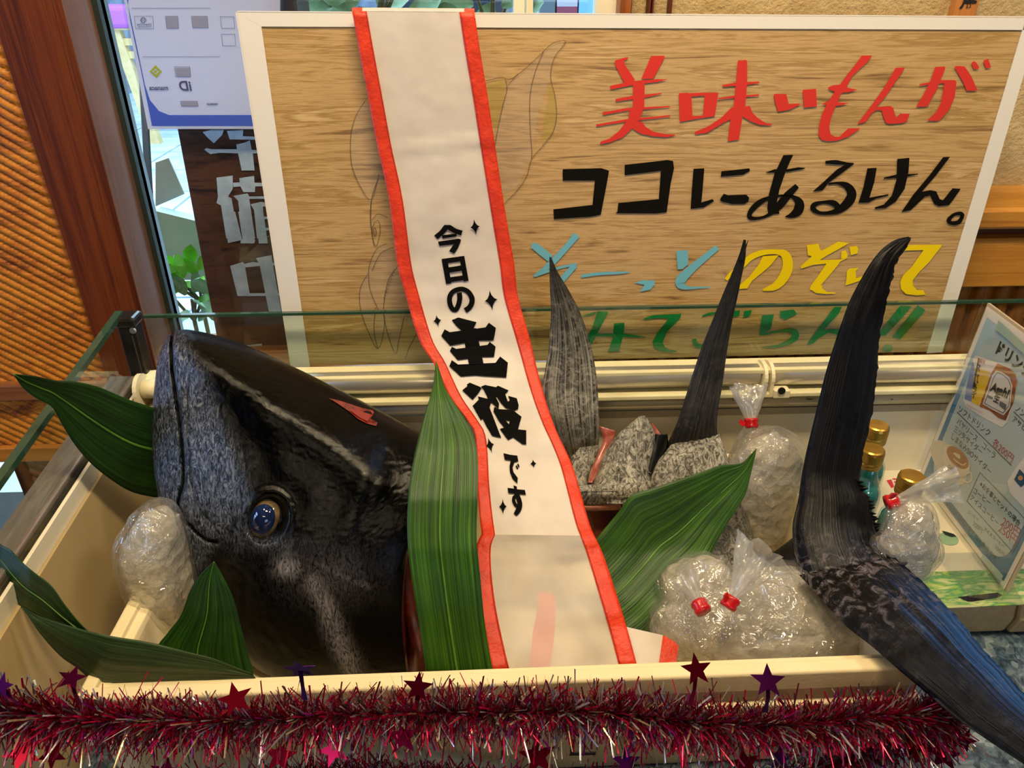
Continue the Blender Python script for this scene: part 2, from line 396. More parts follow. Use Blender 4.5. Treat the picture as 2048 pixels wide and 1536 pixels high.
# leafy plants outside
M_leafb = pm('bright_leaf', '#5fae2c', .45, col2='#86cf4a', sc=30); M_leafd = pm('grey_leaf', '#4f7a4a', .5, col2='#86a98c', sc=20)
def shrub(name, center, r, n, size, mat, label, seed):
    rnd = random.Random(seed); mb = MB(); c = V(center)
    for i in range(n):
        d = V((rnd.uniform(-1, 1), rnd.uniform(-.6, .6), rnd.uniform(-1, 1))); p = c + V((d.x * r[0], d.y * r[1], d.z * r[2]))
        u = V((d.x + rnd.uniform(-.5, .5), rnd.uniform(-.6, .2), d.z * .6 + rnd.uniform(-.2, .7))).normalized(); w = u.cross(V((rnd.uniform(-.4, .4), -1, rnd.uniform(.2, .9)))).normalized()
        nn = u.cross(w); L = size * rnd.uniform(.7, 1.2); pts = []
        for t, k in ((0, .08), (.25, .32), (.55, .42), (.8, .28), (1, .02)):
            q = p + u * (L * t) - nn * (L * .25 * t * t)
            pts += [q - w * (L * k * .8), q + nn * (L * .06), q + w * (L * k * .8)]
        mb.add(pts, [f for q in range(4) for f in ((3 * q, 3 * q + 1, 3 * q + 4, 3 * q + 3), (3 * q + 1, 3 * q + 2, 3 * q + 5, 3 * q + 4))])
    th = thing(name, label, 'plant', c)
    mesh('foliage', mb.v, mb.f, mat, th, smooth=True)
    st_ = MB(); 
    if c.z < 1.1: st_.tube([V((c.x, c.y + .02, .62)), c + V((0, .02, -r[2] * 1.5))], .004, 6)
    for q in range(5): st_.tube([c + V((0, .02, -r[2] * 1.5)), c + V((rnd.uniform(-.6, .6) * r[0], 0, rnd.uniform(-.5, .5) * r[2]))], .003, 5)
    st_.obj('stem', pm('stem_brown', '#4d4a2c', .7), th); return th
shrub('leafy_shrub', atY(385, 560, 1.33), (.055, .03, .035), 34, .034, M_leafb, 'bright green leafy plant outside the window beside the plank sign', 3)
shrub('grey_shrub', atY(372, 606, 1.30), (.05, .03, .03), 20, .04, M_leafd, 'grey-green plant growing low under the bright green one outside', 5)
shrub('hanging_plant', atY(735, -12, 1.3), (.10, .04, .05), 26, .06, M_leafd, 'grey-green plant above the sign board behind the red-edged sash', 8)
shrub('round_leaf_plant', atY(985, -4, 1.3), (.055, .04, .045), 18, .05, M_leafd, 'round-leaved plant outside, above the sign board right of the sash', 9)
dp = MB().box((atY(541, 10, 1.12).x, 1.12, .6), (atY(594, 10, 1.12).x, 1.2, 2.3)); dp.obj('trim_14', wood('outer_post', ['#1c120a', '#33241a', '#251810'], (20, 8, 1.2), 1.2, .5, .2, .6), kind='structure')
tag(MB().box((atY(790, 10, 2.5).x, 2.5, .3), (atY(1020, 10, 2.5).x, 2.9, 2.0)).obj('dark_car', pm('navy_body', '#16243a', .2, col2='#263b57', sc=3), bevel=.05), 'dark navy parked bodywork seen through the window above the board', 'car')
for (a, b, h) in ((1078, 1108, '#3c4a55'), (1112, 1155, '#7b7280'), (1160, 1186, '#4f7ea0')):
    pass
fr = thing('storefront', 'far storefront with pale frames seen above the sign board', 'storefront', atY(1110, 10, 4.5))
b0 = lambda a, b, y0, y1, nm, col, d=0: MB().box((atY(a, 10, 4.5).x, 4.5 + d, atY(1110, y1, 4.5).z), (atY(b, 10, 4.5).x, 4.6 + d, atY(1110, y0, 4.5).z)).obj(nm, pm('sf_' + nm + col, col, .5), fr)
b0(1066, 1200, -60, 60, 'facade', '#c9d9e6', .1); b0(1080, 1110, -50, 60, 'panel', '#46545e'); b0(1114, 1155, -50, 13, 'panel', '#90909c'); b0(1114, 1155, 13, 40, 'panel', '#6d2d44'); b0(1158, 1186, -50, 60, 'panel', '#5f94b8')

# poster on the glass (seen from behind)
YQ = YPN - .006
po = thing('payment_poster', 'translucent blue and white payment-marks poster in a clear sleeve on the window', 'poster', atY(400, 240, YQ))
pq = lambda x, y, d=0: atY(x, y, YQ - d)
M_paper, kp = newm('backlit_paper')
kp.b.inputs['Base Color'].default_value = lin('#d6d3dc'); kp.b.inputs['Roughness'].default_value = .6
tl = kp.n('ShaderNodeBsdfTranslucent'); tl.inputs[0].default_value = lin('#d8d6e2'); mx = kp.n('ShaderNodeMixShader'); mx.inputs[0].default_value = .5
kp.l(kp.b.outputs[0], mx.inputs[1]); kp.l(tl.outputs[0], mx.inputs[2]); kp.l(mx.outputs[0], kp.out.inputs[0])
def tinted(name, h):
    m, k = newm(name); k.b.inputs['Base Color'].default_value = lin(h); k.b.inputs['Roughness'].default_value = .6
    t = k.n('ShaderNodeBsdfTranslucent'); t.inputs[0].default_value = lin(h); q = k.n('ShaderNodeMixShader'); q.inputs[0].default_value = .5
    k.l(k.b.outputs[0], q.inputs[1]); k.l(t.outputs[0], q.inputs[2]); k.l(q.outputs[0], k.out.inputs[0]); return m
MB().prism([pq(237, -60), pq(560, -60), pq(560, 258), pq(296, 258)], (0, .0006, 0)).obj('sheet', M_paper, po)
ik = Ink(lambda x, y: pq(x, y, .0006))
ik.P([(242, -60), (262, -60), (256, 10), (260, 40), (275, 110), (290, 170), (300, 200), (318, 222), (338, 230), (560, 230), (560, 252), (304, 252)])
ik.obj('blue_border', tinted('poster_blue', '#5f7de0'), po)
ik = Ink(lambda x, y: pq(x, y, .0008)); ik.P([(263, 16), (420, 16), (420, 17), (263, 17)]); ik.P([(285, 113), (440, 113), (440, 114), (285, 114)])
for a, b, c_, d in ((268, 32, 306, 58), (330, 32, 356, 57), (382, 32, 415, 56), (442, 68, 470, 92), (348, 133, 380, 154), (360, 202, 395, 213), (440, 33, 468, 57)):
    for q in range(1): ik.P([(a, b), (c_, b), (c_ + 2, d), (a + 3, d)], [(a + 1, b + 1), (c_ - 1, b + 1), (c_ + 1, d - 1), (a + 4, d - 1)])
ik.S((281, 40, 2), (286, 35, 2), (292, 40, 2), (286, 46, 2), (281, 40, 2)); ik.S((284, 37, 1.5), (284, 43, 1.5)); ik.S((288, 37, 1.5), (288, 43, 1.5))
ik.each('printed_mark', tinted('poster_grey', '#8d90a6'), po)
ik = Ink(lambda x, y: pq(x, y, .0008)); ik.P([(331, 33), (355, 33), (357, 56), (334, 56)]); ik.P([(384, 33), (414, 33), (416, 55), (386, 55)]); ik.P([(350, 135), (380, 135), (382, 153), (353, 153)]); ik.P([(362, 203), (395, 203), (396, 212), (364, 212)])
ik.each('printed_block', tinted('poster_pale', '#b7b8c8'), po)
ik = Ink(lambda x, y: pq(x, y, .001)); ik.P([(299, 143), (311, 130), (324, 143), (313, 156)], [(304, 143), (311, 137), (318, 143), (312, 149)]); ik.P([(308, 141), (314, 141), (314, 146), (308, 146)])
ik.obj('yellow_mark', tinted('poster_yellow', '#c3cc42'), po)
M_sleeve = clear_film('acrylic', (.96, .98, 1, 1), .12, .02)
MB().hexa([pq(231, -60, .003), pq(562, -60, .003), pq(562, 262, .003), pq(292, 262, .003)], [pq(231, -60, -.002), pq(562, -60, -.002), pq(562, 262, -.002), pq(292, 262, -.002)]).obj('clear_sleeve', M_sleeve, po)
# hanging plank sign
YN = YPN + .02
sg = thing('plank_sign', 'dark wooden plank sign with white painted characters hanging outside the window', 'sign', atY(480, 700, YN + .02))
MB().prism([atY(x, y, YN) for x, y in ((352, 240), (640, 240), (640, 760), (450, 760))], (0, .025, 0)).obj('plank', wood('sign_plank', ['#231310', '#47291f', '#5a3524', '#2e1a16'], (3, 10, 14), 1.6, .45, .3, 1.4, (30, 30, 200)), sg)
ik = Ink(lambda x, y: atY(x, y, YN - .0012)).crop(300, 250, 4.23)
ik.P([(445, 60), (520, 40), (625, 40), (610, 85), (540, 155), (490, 110)]); ik.P([(650, 50), (790, 40), (785, 95), (890, 98), (890, 40), (925, 40), (925, 125), (675, 122)])
ik.P([(458, 208), (480, 195), (520, 205), (735, 205), (730, 165), (800, 150), (845, 130), (860, 210), (930, 215), (935, 240), (870, 240), (885, 385), (775, 385), (745, 240), (590, 235), (510, 247)])
ik.P([(562, 445), (700, 428), (700, 540), (660, 605), (690, 620), (750, 960), (645, 960), (600, 680), (562, 660), (575, 610)]); ik.P([(700, 488), (760, 485), (755, 450), (880, 430), (885, 488), (970, 490), (972, 518), (890, 520), (888, 568), (790, 568), (765, 520), (705, 525)])
ik.P([(705, 600), (825, 578), (840, 605), (990, 602), (990, 625), (840, 625), (890, 960), (785, 960), (745, 640)]); ik.P([(850, 670), (940, 650), (995, 660), (1000, 690), (955, 690), (975, 960), (905, 960), (880, 720)]); ik.P([(965, 775), (1010, 772), (1012, 795), (968, 797)]); ik.P([(975, 870), (1020, 868), (1020, 890), (978, 892)])
ik.crop(360, 420, 3.175).P([(275, 20), (350, 10), (395, 190), (305, 210)]).P([(370, 10), (450, 10), (475, 205), (400, 205)]).P([(478, 20), (530, 20), (558, 212), (500, 212)]).P([(385, 185), (478, 190), (470, 212), (385, 212)])
ik.P([(318, 355), (400, 330), (410, 345), (445, 545), (365, 545)]).P([(400, 345), (460, 330), (510, 335), (510, 355), (410, 365)]).P([(482, 305), (580, 287), (645, 650), (565, 650), (505, 345)]).P([(570, 335), (640, 335), (640, 350), (570, 352)]).P([(370, 528), (660, 528), (660, 545), (370, 547)])
ik.P([(420, 860), (520, 848), (520, 862), (480, 868), (520, 885), (515, 895), (460, 885), (440, 865)]).P([(648, 905), (700, 905), (700, 925), (650, 925)])
ik.obj('lettering', pm('sign_white', '#b9c2d0', .6, col2='#a3adbd', sc=60), sg)
# mirrored printing on the poster (it faces the street)
class PosterTxt:
    def __init__(s, fn): s.fn = fn; s.mb = MB()
    def t(s, body, a, b, bold=0):      # a = right end in the picture, b = left end
        cu = bpy.data.curves.new('t', 'FONT'); cu.body = body; cu.offset = bold; ob = bpy.data.objects.new('t', cu); COL.objects.link(ob)
        bpy.context.view_layer.update(); me = bpy.data.meshes.new_from_object(ob.evaluated_get(bpy.context.evaluated_depsgraph_get())); xs = [v.co.x for v in me.vertices]
        A, B = s.fn(*a), s.fn(*b); d = B - A; k = d.length / (max(xs) - min(xs)); d.normalize()
        s.mb.add([A + d * ((v.co.x - min(xs)) * k) + V((0, 0, 1)) * (v.co.y * k) for v in me.vertices], [tuple(p.vertices) for p in me.polygons])
        bpy.data.objects.remove(ob); bpy.data.curves.remove(cu); bpy.data.meshes.remove(me); return s
pt_ = PosterTxt(lambda x, y: pq(x, y, .0012)); pt_.t('manaca', (337, 180), (299, 180), .03); pt_.t('iD', (384, 181), (360, 181), .03); pt_.t('Diners Club', (303, 51), (274, 51), .02); pt_.t('INTERNATIONAL', (303, 55), (275, 55), .02); pt_.t('nanaco', (436, 210), (414, 210), .03)
mesh('mirrored_text', pt_.mb.v, pt_.mb.f, tinted('poster_ink', '#6b6a86'), po)
# ================================================================== COUNTER AND DISPLAY CASE
ZT = .80                                   # counter top
M_granite, kg = newm('blue_granite')
vg = coords(kg, 'Object'); 
vo = kg.n('ShaderNodeTexVoronoi'); vo.inputs['Scale'].default_value = 120; kg.l(vg, vo.inputs['Vector'])
g1 = ramp(kg, noise_n(kg, vg, 60, 5, .7, 1), [(.36, '#15202c'), (.48, '#3b4f60'), (.58, '#667b88'), (.7, '#98a6aa')])
kg.l(mixc(kg, .45, g1, ramp(kg, vo.outputs['Color'], [(.2, '#16222e'), (.6, '#4b6072'), (.9, '#9aa7ac')])), kg.b.inputs['Base Color']); kg.b.inputs['Roughness'].default_value = .25
M_beige = pm('case_beige', '#ab976e', .45, col2='#a28d64', sc=4)
M_cream = pm('case_cream', '#e6dfc9', .4, col2='#dbd2b8', sc=5)
M_silver = pm('rail_silver', '#8c8178', .32, .55, col2='#a59b92', sc=5, stretch=(60, 1.5, 60), bs=.12, bsc=70)
M_black = pm('black_plastic', '#0d0d0d', .3, col2='#26221c', sc=35)
M_glass = clear_film('case_glass', (.90, .955, .92, 1), .05, .005)
M_edge = pm('glass_edge', '#2d4a3a', .08, 0, spec=.8, coat=.5)
M_moss = pm('grime', '#3a3312', .8, col2='#16130a', sc=60)
YBK = .870
XL = atY(290, 770, YBK).x
p1, p2 = atX(181.6, 925, XL), atX(46, 1134, XL)
zl = lambda Y: p1.z + (p2.z - p1.z) * (Y - p1.y) / (p2.y - p1.y)
q1, q2 = [atP(x, y, (0, 0, 1.0 + .008), (0, 0, 1)) for x, y in ((139.6, 902), (13.7, 1092))]
WR = XL - (q1.x + q2.x) / 2
ct = thing('counter', 'blue speckled granite counter under the foam box and display case', 'counter', (.3, .55, 0))
MB().box((XL - .045, .2, ZT - .04), (1.9, .97, ZT)).obj('worktop', M_granite, ct, bevel=.004)
MB().box((XL - .03, .26, 0), (1.85, .93, ZT - .04)).obj('cabinet_base', pm('cabinet_brown', '#4a2f1c', .5), ct)

case = thing('display_case', 'beige refrigerated display case with glass back, side pane and metal tubes', 'display case', (.3, .7, ZT))
YF = .455
lw = MB()
def strip_box(x0, x1, za, zb_, y0=YF, y1=YBK):   # box whose top follows the sloping rail
    lw.hexa([(x0, y0, zl(y0) + za), (x1, y0, zl(y0) + za), (x1, y1, zl(y1) + za), (x0, y1, zl(y1) + za)],
            [(x0, y0, zl(y0) + zb_), (x1, y0, zl(y0) + zb_), (x1, y1, zl(y1) + zb_), (x0, y1, zl(y1) + zb_)])
lw.hexa([(XL - .02, YF, ZT), (XL + .03, YF, ZT), (XL + .03, YBK, ZT), (XL - .02, YBK, ZT)],
        [(XL - .02, YF, zl(YF) - .022), (XL + .004, YF, zl(YF) - .022), (XL + .004, YBK, zl(YBK) - .022), (XL - .02, YBK, zl(YBK) - .022)])
lw.obj('side_wall', M_beige, case)
lw = MB(); strip_box(XL - .004, XL + .0, -.024, -.001); lw.obj('side_wall_lip', M_cream, case)
lw = MB(); strip_box(XL - .0085, XL - .004, -.012, .003); lw.obj('grime_line', M_moss, case)
lw = MB(); strip_box(XL - WR - .004, XL - .008, -.04, .008); lw.obj('metal_rail', M_silver, case, bevel=.002)
# side glass, sloping top
XG = XL - .012
ga, gb = atX(226, 650, XG - .003), atX(0, 966, XG - .003)
gz = lambda Y: ga.z + (gb.z - ga.z) * (Y - ga.y) / (gb.y - ga.y)
sgl = MB(); y0, y1 = YF + .02, .885
sgl.hexa([(XG - .006, y0, zl(y0) + .009), (XG, y0, zl(y0) + .009), (XG, y1, zl(y1) + .009), (XG - .006, y1, zl(y1) + .009)],
         [(XG - .006, y0, gz(y0) - .001), (XG, y0, gz(y0) - .001), (XG, y1, gz(y1) - .001), (XG - .006, y1, gz(y1) - .001)]).obj('side_glass', M_glass, case)
sgl = MB(); sgl.hexa([(XG - .0075, y0, gz(y0) - .001), (XG + .0015, y0, gz(y0) - .001), (XG + .0015, y1, gz(y1) - .001), (XG - .0075, y1, gz(y1) - .001)],
         [(XG - .0075, y0, gz(y0) + .006), (XG + .0015, y0, gz(y0) + .006), (XG + .0015, y1, gz(y1) + .006), (XG - .0075, y1, gz(y1) + .006)]).obj('glass_edge', M_edge, case)
# back wall, channel with tubes
XE = 1.6; YG = .886
zc = lambda y, Y=YBK: atY(1300, y, Y).z
MB().box((XL, YBK, ZT), (XE, YBK + .02, zc(828))).obj('back_wall', M_cream, case)
MB().box((XL, YBK - .008, zc(828)), (XE, YBK + .02, zc(815))).obj('grey_strip', pm('strip_grey', '#a49a84', .5), case)
M_chan = pm('channel_yellow', '#dfd8ae', .4, col2='#d5cda0', sc=8)
MB().box((XL, YBK - .006, zc(797)), (XE, YBK + .02, zc(734))).obj('channel_back', pm('channel_shade', '#9d9069', .45), case)
MB().box((XL, YBK - .022, zc(737.5)), (XE, YBK + .012, zc(728))).obj('channel_lip', M_chan, case, bevel=.0015)
MB().box((XL, YBK - .030, zc(797, .845)), (XE, YBK, zc(788, .845))).obj('channel_lip', M_chan, case, bevel=.0015)
M_chrome = pm('tube_metal', '#bdb6a4', .30, .65, col2='#cfc9ba', sc=14, bs=.12, bsc=90, stretch=(.3, 1, 1))
M_spot, ks = newm('spotted_roll')
vs_ = coords(ks, 'Object', (1, 1, 2.5)); ks.l(ramp(ks, noise_n(ks, vs_, 55, 4, .7), [(.62, '#b3a787'), (.68, '#1f190c')]), ks.b.inputs['Base Color']); ks.b.inputs['Roughness'].default_value = .4
MB().tube([(XL, YBK - .016, zc(806, .854)), (XE, YBK - .016, zc(806, .854))], .0088, 16).obj('lower_roll', M_spot, case, smooth=True)
MB().box((XL, YBK - .012, zc(818, .858)), (XE, YBK, zc(814, .858))).obj('dark_gap', pm('gap_black', '#100c06', .8), case)
zt_ = zc(757, .855); rt = .0148; yt = YBK - .010
xj = atY(1527, 757, yt).x; xl2 = atY(305, 775, yt).x
MB().tube([(xl2 + .008, yt, zt_), (xj - .010, yt, zt_)], rt, 28).obj('cooling_tube', M_chrome, case, smooth=True)
MB().tube([(xj + .010, yt, zt_), (XE, yt, zt_)], rt, 28).obj('cooling_tube', M_chrome, case, smooth=True)
M_ivory = pm('ivory_plastic', '#ddd3b0', .4)
for dx in (-.0065, .0025):
    b = MB(); pr = [(yt - .0 + .021 * math.cos(a), zt_ + .019 * math.sin(a)) for a in [math.pi * k / 12 for k in range(-1, 14)]] + [(yt - .021, zc(796, .845)), (yt + .02, zc(796, .845))]
    pr = [(2 * yt - y, z) for y, z in pr]
    b.prism([(xj + dx, y, z) for y, z in pr], (.0045, 0, 0)); o = b.obj('tube_bracket', M_ivory, case)
    s = -1 if dx < 0 else 1
    pl_ = MB().box((xj + (dx if s < 0 else dx + .0045) + (-.021 if s < 0 else 0), yt - .026, zc(797, .84)), (xj + dx + (0 if s < 0 else .0255), yt - .006, zc(784, .84))); pl_.obj('foot_plate', M_ivory, o)
    MB().tube([(xj + dx + s * .013, yt - .0255, zc(790, .83)), (xj + dx + s * .013, yt - .028, zc(790, .83))], .0048, 12).obj('screw', pm('screw_dark', '#2c2a26', .35, .6), o)
# left end bracket
eb = MB(); c0 = atY(288, 778, .845); 
pr = [(c0.y + .020 * math.cos(a), c0.z + .020 * math.sin(a)) for a in [math.pi * k / 10 for k in range(0, 11)]] + [(c0.y - .020, c0.z - .028), (c0.y + .020, c0.z - .028)]
eb.prism([(c0.x - .006, y, z) for y, z in pr], (.005, 0, 0)); eo = eb.obj('end_bracket', M_ivory, case)
MB().tube([(c0.x, c0.y, c0.z), (c0.x + .02, c0.y, c0.z)], .012, 16).obj('end_cap', M_ivory, eo, smooth=True)
# back glass pane and its edge
gl, gr = atY(287, 630, YG), atY(2048, 603, YG); zg = (atY(1100, 617, YG).z)
xq = atY(288, 640, YG).x
MB().box((xq, YG, zc(726)), (XE, YG + .005, zg - .004)).obj('back_glass', M_glass, case)
MB().box((xq, YG - .0005, zg - .0035), (XE, YG + .0055, zg)).obj('glass_edge', M_edge, case)
# black corner post
tp = [atY(x, y, .880) for x, y in ((241, 650), (273, 640), (312, 745), (280, 770))]
pw = .0095
cp = MB(); xc = (tp[0].x + tp[1].x) / 2; wpost = (tp[1].x - tp[0].x)
cp.box((xc - wpost / 2, .870, zl(.87) - .01), (xc + wpost / 2, .893, zg - .006)); co = cp.obj('corner_post', M_black, case, bevel=.002)
MB().box((xc - wpost / 2 - .003, .868, zg - .010), (xc + wpost / 2 + .002, .897, zg + .004)).obj('post_cap', M_black, co, bevel=.004)
sc_ = atY(265, 662, .869); MB().tube([(sc_.x, .8705, sc_.z), (sc_.x, .8685, sc_.z)], [.0042, .0036], 14).obj('screw', pm('screw_steel', '#b5b5b0', .3, .8), co)
MB().box((xc + wpost * .22, .8685, zl(.87)), (xc + wpost * .30, .871, zg - .02)).obj('post_ridge', pm('post_ridge', '#3b372e', .3), co)
# raised shelf at the right with beige bumper
ZP = .86; XP = atZ(1800, 1225, ZP).x - .02
MB().box((XP, .64, ZT), (XE, YBK, ZP)).obj('raised_shelf', M_cream, case)
bz = atY(1960, 1216, .632).z
xk = atY(2019, 1240, .62).x
bp_ = [(.640, ZP - .002), (.628, ZP - .003), (.616, ZP - .012), (.612, ZP - .030), (.618, ZT + .002), (.640, ZT + .002)]
M_bump = pm('bumper_beige', '#b39c74', .5, col2='#a58f68', sc=120)
for a, b, s in ((XP - .0, xk - .0015, 1), (xk + .0005, XE, 1.12)):
    m_ = MB(); pp = [(.64 + (y - .64) * s, z) for y, z in bp_]
    m_.add([(a, y, z) for y, z in pp] + [(b, y, z) for y, z in pp], [(i, (i + 1) % 6, 6 + (i + 1) % 6, 6 + i) for i in range(6)] + [tuple(range(6)), tuple(range(6, 12))]).obj('bumper', M_bump, case, bevel=.004)
ik = Ink(lambda x, y: atZ(x, y, ZP + .0007)).crop(1648, 780, 5.12)
ik.P([(640, 925), (690, 915), (720, 990), (690, 1003)]); ik.P([(700, 905), (770, 905), (770, 915), (705, 918)]); ik.P([(715, 935), (770, 925), (770, 940), (720, 950)]); ik.P([(730, 960), (770, 950), (770, 995), (735, 1000)])
tag(ik.obj('price_label', pm('label_red', '#c8324a', .5), None), 'small red printed label lying on the white shelf beside the bottles', 'label')

# ================================================================== SIGN BOARD
BA, BT = atY(1240, 730, .905), atY(1240, 40, .925)
BU = V((0, BT.y - BA.y, BT.z - BA.z)).normalized(); BN = V((0, -BU.z, BU.y))          # faces the room
def bd(x, y, off=0.0): return atP(x, y, BA + BN * off, BN)
board = thing('sign_board', 'wood-grain sign board edged in white tape with large painted Japanese lettering', 'sign', bd(1240, 728))
M_oak = wood('oak_veneer', ['#7a5b31', '#ab8953', '#bd9c68', '#9b7840', '#c6a774'], (1.6, 10, 22), 2.2, .45, .25, 1.8, (12, 100, 380))
wq = [bd(482, 27), bd(2078, 38), bd(1880, 703), bd(584, 733)]
MB().prism([p - BN * .0005 for p in wq], -BN * .012).obj('panel', M_oak, board)
M_tape = pm('white_tape', '#dcd8d0', .45)
T = lambda pts, nm='tape_edge': MB().prism([bd(x, y, .0) for x, y in pts], BN * .0009).obj(nm, M_tape, board)
T([(474, 24), (2080, 36), (2076, 60), (521, 53)]); T([(474, 24), (523, 53), (620, 733), (583, 734)]); T([(2050, 40), (2080, 36), (1884, 704), (1853, 706)])
edge = MB().hexa([bd(474, 24, .0012), bd(2081, 35, .0012), bd(2081, 35, -.0135), bd(474, 24, -.0135)],
                 [bd(474, 24, .0012) + BU * .0012, bd(2081, 35, .0012) + BU * .0012, bd(2081, 35, -.0135) + BU * .0012, bd(474, 24, -.0135) + BU * .0012]); edge.obj('tape_edge', M_tape, board)
edge = MB().hexa([bd(473, 24, .0012), bd(583, 734, .0012), bd(583, 734, -.0135), bd(473, 24, -.0135)],
                 [p - V((.0012, 0, 0)) for p in (bd(473, 24, .0012), bd(583, 734, .0012), bd(583, 734, -.0135), bd(473, 24, -.0135))]); edge.obj('tape_edge', M_tape, board)
# pencil drawing half hidden by the sash
def tint(name, h, f):
    m, k = newm(name); k.b.inputs['Base Color'].default_value = lin(h); k.b.inputs['Roughness'].default_value = .6
    t = k.n('ShaderNodeBsdfTransparent'); q = k.n('ShaderNodeMixShader'); q.inputs[0].default_value = f
    k.l(t.outputs[0], q.inputs[1]); k.l(k.b.outputs[0], q.inputs[2]); k.l(q.outputs[0], k.out.inputs[0]); return m
dk = Ink(lambda x, y: bd(x, y, .0006)).crop(674, 0, 2.926)
dk.P([(1000, 500), (1080, 420), (1180, 330), (1260, 255), (1335, 238), (1270, 340), (1250, 450), (1180, 640), (1140, 920), (1050, 1100), (930, 1150), (925, 850), (970, 620)]).P([(165, 590), (110, 680), (80, 800), (85, 960), (130, 1080), (200, 1170), (300, 1000), (300, 700)])
dk.crop(660, 400, 2.975).P([(340, 260), (280, 290), (240, 370), (185, 510), (175, 590), (190, 680), (285, 885), (320, 780), (390, 915), (440, 700), (520, 800), (450, 600), (400, 400)])
dk.each('pale_shading', tint('chalk_tint', '#cdbfae', .16), board)
dk = Ink(lambda x, y: bd(x, y, .0009)).crop(674, 0, 2.926).P([(1250, 480), (1275, 560), (1285, 680), (1260, 780), (1200, 850), (1210, 700)]).P([(870, 500), (960, 465), (985, 470), (975, 600), (930, 760), (900, 700)])
dk.each('yellow_shading', tint('yellow_tint', '#b7a63a', .3), board)
dk = Ink(lambda x, y: bd(x, y, .0012)).crop(674, 0, 2.926)
def ln(*p, w=5): dk.S(*[(x, y, w) for x, y in p])
ln((865, 475), (960, 455), (1010, 465), (1080, 420), (1180, 330), (1260, 255), (1335, 238), (1320, 275), (1270, 340), (1250, 450), (1275, 560), (1285, 680), (1260, 780), (1200, 860), (1140, 930), (1110, 1030), (1050, 1120), (980, 1190))
ln((985, 465), (995, 520), (970, 620), (940, 760), (925, 850)); ln((1000, 500), (1060, 430)); ln((1210, 300), (1160, 420), (1130, 560), (1130, 740), (1140, 880), (1138, 930))
ln((165, 590), (110, 680), (80, 800), (85, 960), (130, 1080), (200, 1170), (245, 1020)); ln((240, 1050), (205, 1150), (198, 1280), (205, 1370))
dk.crop(660, 400, 2.975)
ln((245, 0), (240, 120), (262, 270)); ln((250, 120), (285, 85), (345, 105)); ln((265, 130), (290, 125), (298, 190), (275, 275), (255, 230), (252, 170), (265, 130)); ln((258, 180), (268, 165), (275, 195), (266, 215), (258, 180), w=6)
ln((340, 260), (280, 290), (240, 370), (230, 440), (240, 540), (290, 660)); ln((225, 440), (185, 510), (175, 590), (190, 680), (230, 790), (285, 885), (320, 780), (325, 690)); ln((380, 280), (300, 320), (250, 420))
ln((400, 400), (350, 470), (325, 580), (320, 680), (345, 800), (390, 915), (410, 830), (440, 700)); ln((520, 790), (470, 880), (445, 950)); ln((270, 640), (262, 780), (285, 885))
for q in range(9): ln((385 - q * 7, 410 + q * 20), (375 - q * 7, 425 + q * 20), (388 - q * 7, 432 + q * 20), w=3)
dk.obj('pencil_drawing', tint('pencil', '#4a3a28', .6), board)

def paint(h): return pm('paint_' + h, h, .8, spec=.12)
K1, K2, K3, K4, K5, K6 = (1180, 80, 5.12), (1560, 80, 5.12), (1060, 280, 5.12), (1440, 280, 5.12), (1160, 460, 5.12), (1560, 420, 5.12)
R7, R8, K7 = (1348, 0, 2.926), (1348, 525, 2.926), (1060, 600, 5.12)
bi = lambda: Ink(lambda x, y: bd(x, y, .0008))
r = bi().crop(*K1)
r.P([(255, 210), (380, 175), (395, 185), (350, 215), (355, 250), (460, 405), (430, 440), (355, 445), (320, 380), (260, 260)]).P([(625, 165), (762, 160), (760, 190), (650, 395), (525, 400), (590, 250)])
r.P([(205, 470), (440, 420), (700, 400), (800, 405), (690, 430), (470, 455), (210, 508)]).P([(440, 440), (560, 440), (555, 690), (500, 830), (390, 830), (410, 700), (440, 690)])
r.P([(260, 605), (440, 570), (730, 542), (735, 552), (560, 590), (265, 630)]).P([(130, 740), (400, 695), (820, 675), (815, 688), (560, 710), (400, 720), (135, 768)]).P([(62, 865), (380, 810), (825, 770), (820, 785), (700, 800), (380, 835), (65, 885)])
r.P([(390, 820), (480, 830), (430, 910), (330, 1000), (200, 1050), (103, 1068), (108, 1042), (200, 1010), (300, 930), (350, 860)]).P([(430, 880), (470, 830), (535, 840), (570, 890), (650, 940), (780, 965), (870, 968), (865, 980), (780, 995), (640, 985), (520, 960), (440, 910)])
r.P([(910, 545), (1000, 540), (1030, 550), (1040, 600), (1050, 780), (1050, 815), (920, 840), (915, 700)]).P([(1000, 545), (1200, 538), (1312, 540), (1310, 580), (1160, 570), (1035, 580)]).P([(1175, 560), (1315, 540), (1280, 770), (1155, 790)]).P([(1040, 780), (1280, 765), (1275, 780), (1040, 815)])
r.P([(1515, 210), (1600, 205), (1610, 220), (1610, 440), (1590, 680), (1560, 800), (1525, 1020), (1410, 1038), (1440, 800), (1470, 690), (1495, 440)]).P([(1355, 460), (1500, 435), (1730, 425), (1735, 440), (1600, 460), (1360, 480)]).P([(1310, 595), (1480, 570), (1730, 555), (1730, 572), (1590, 583), (1315, 608)])
r.P([(1450, 690), (1540, 700), (1480, 790), (1330, 870), (1200, 950), (1080, 968), (1072, 942), (1200, 890), (1340, 800), (1410, 730)]).P([(1550, 690), (1640, 675), (1660, 740), (1720, 800), (1800, 850), (1865, 860), (1855, 875), (1740, 870), (1640, 830), (1570, 790)])
r.crop(*K2).P([(-65, 560), (-40, 550), (65, 555), (90, 655), (205, 650), (205, 662), (110, 710), (-20, 735), (-50, 640)]).P([(232, 510), (370, 500), (378, 680), (245, 693), (240, 600)])
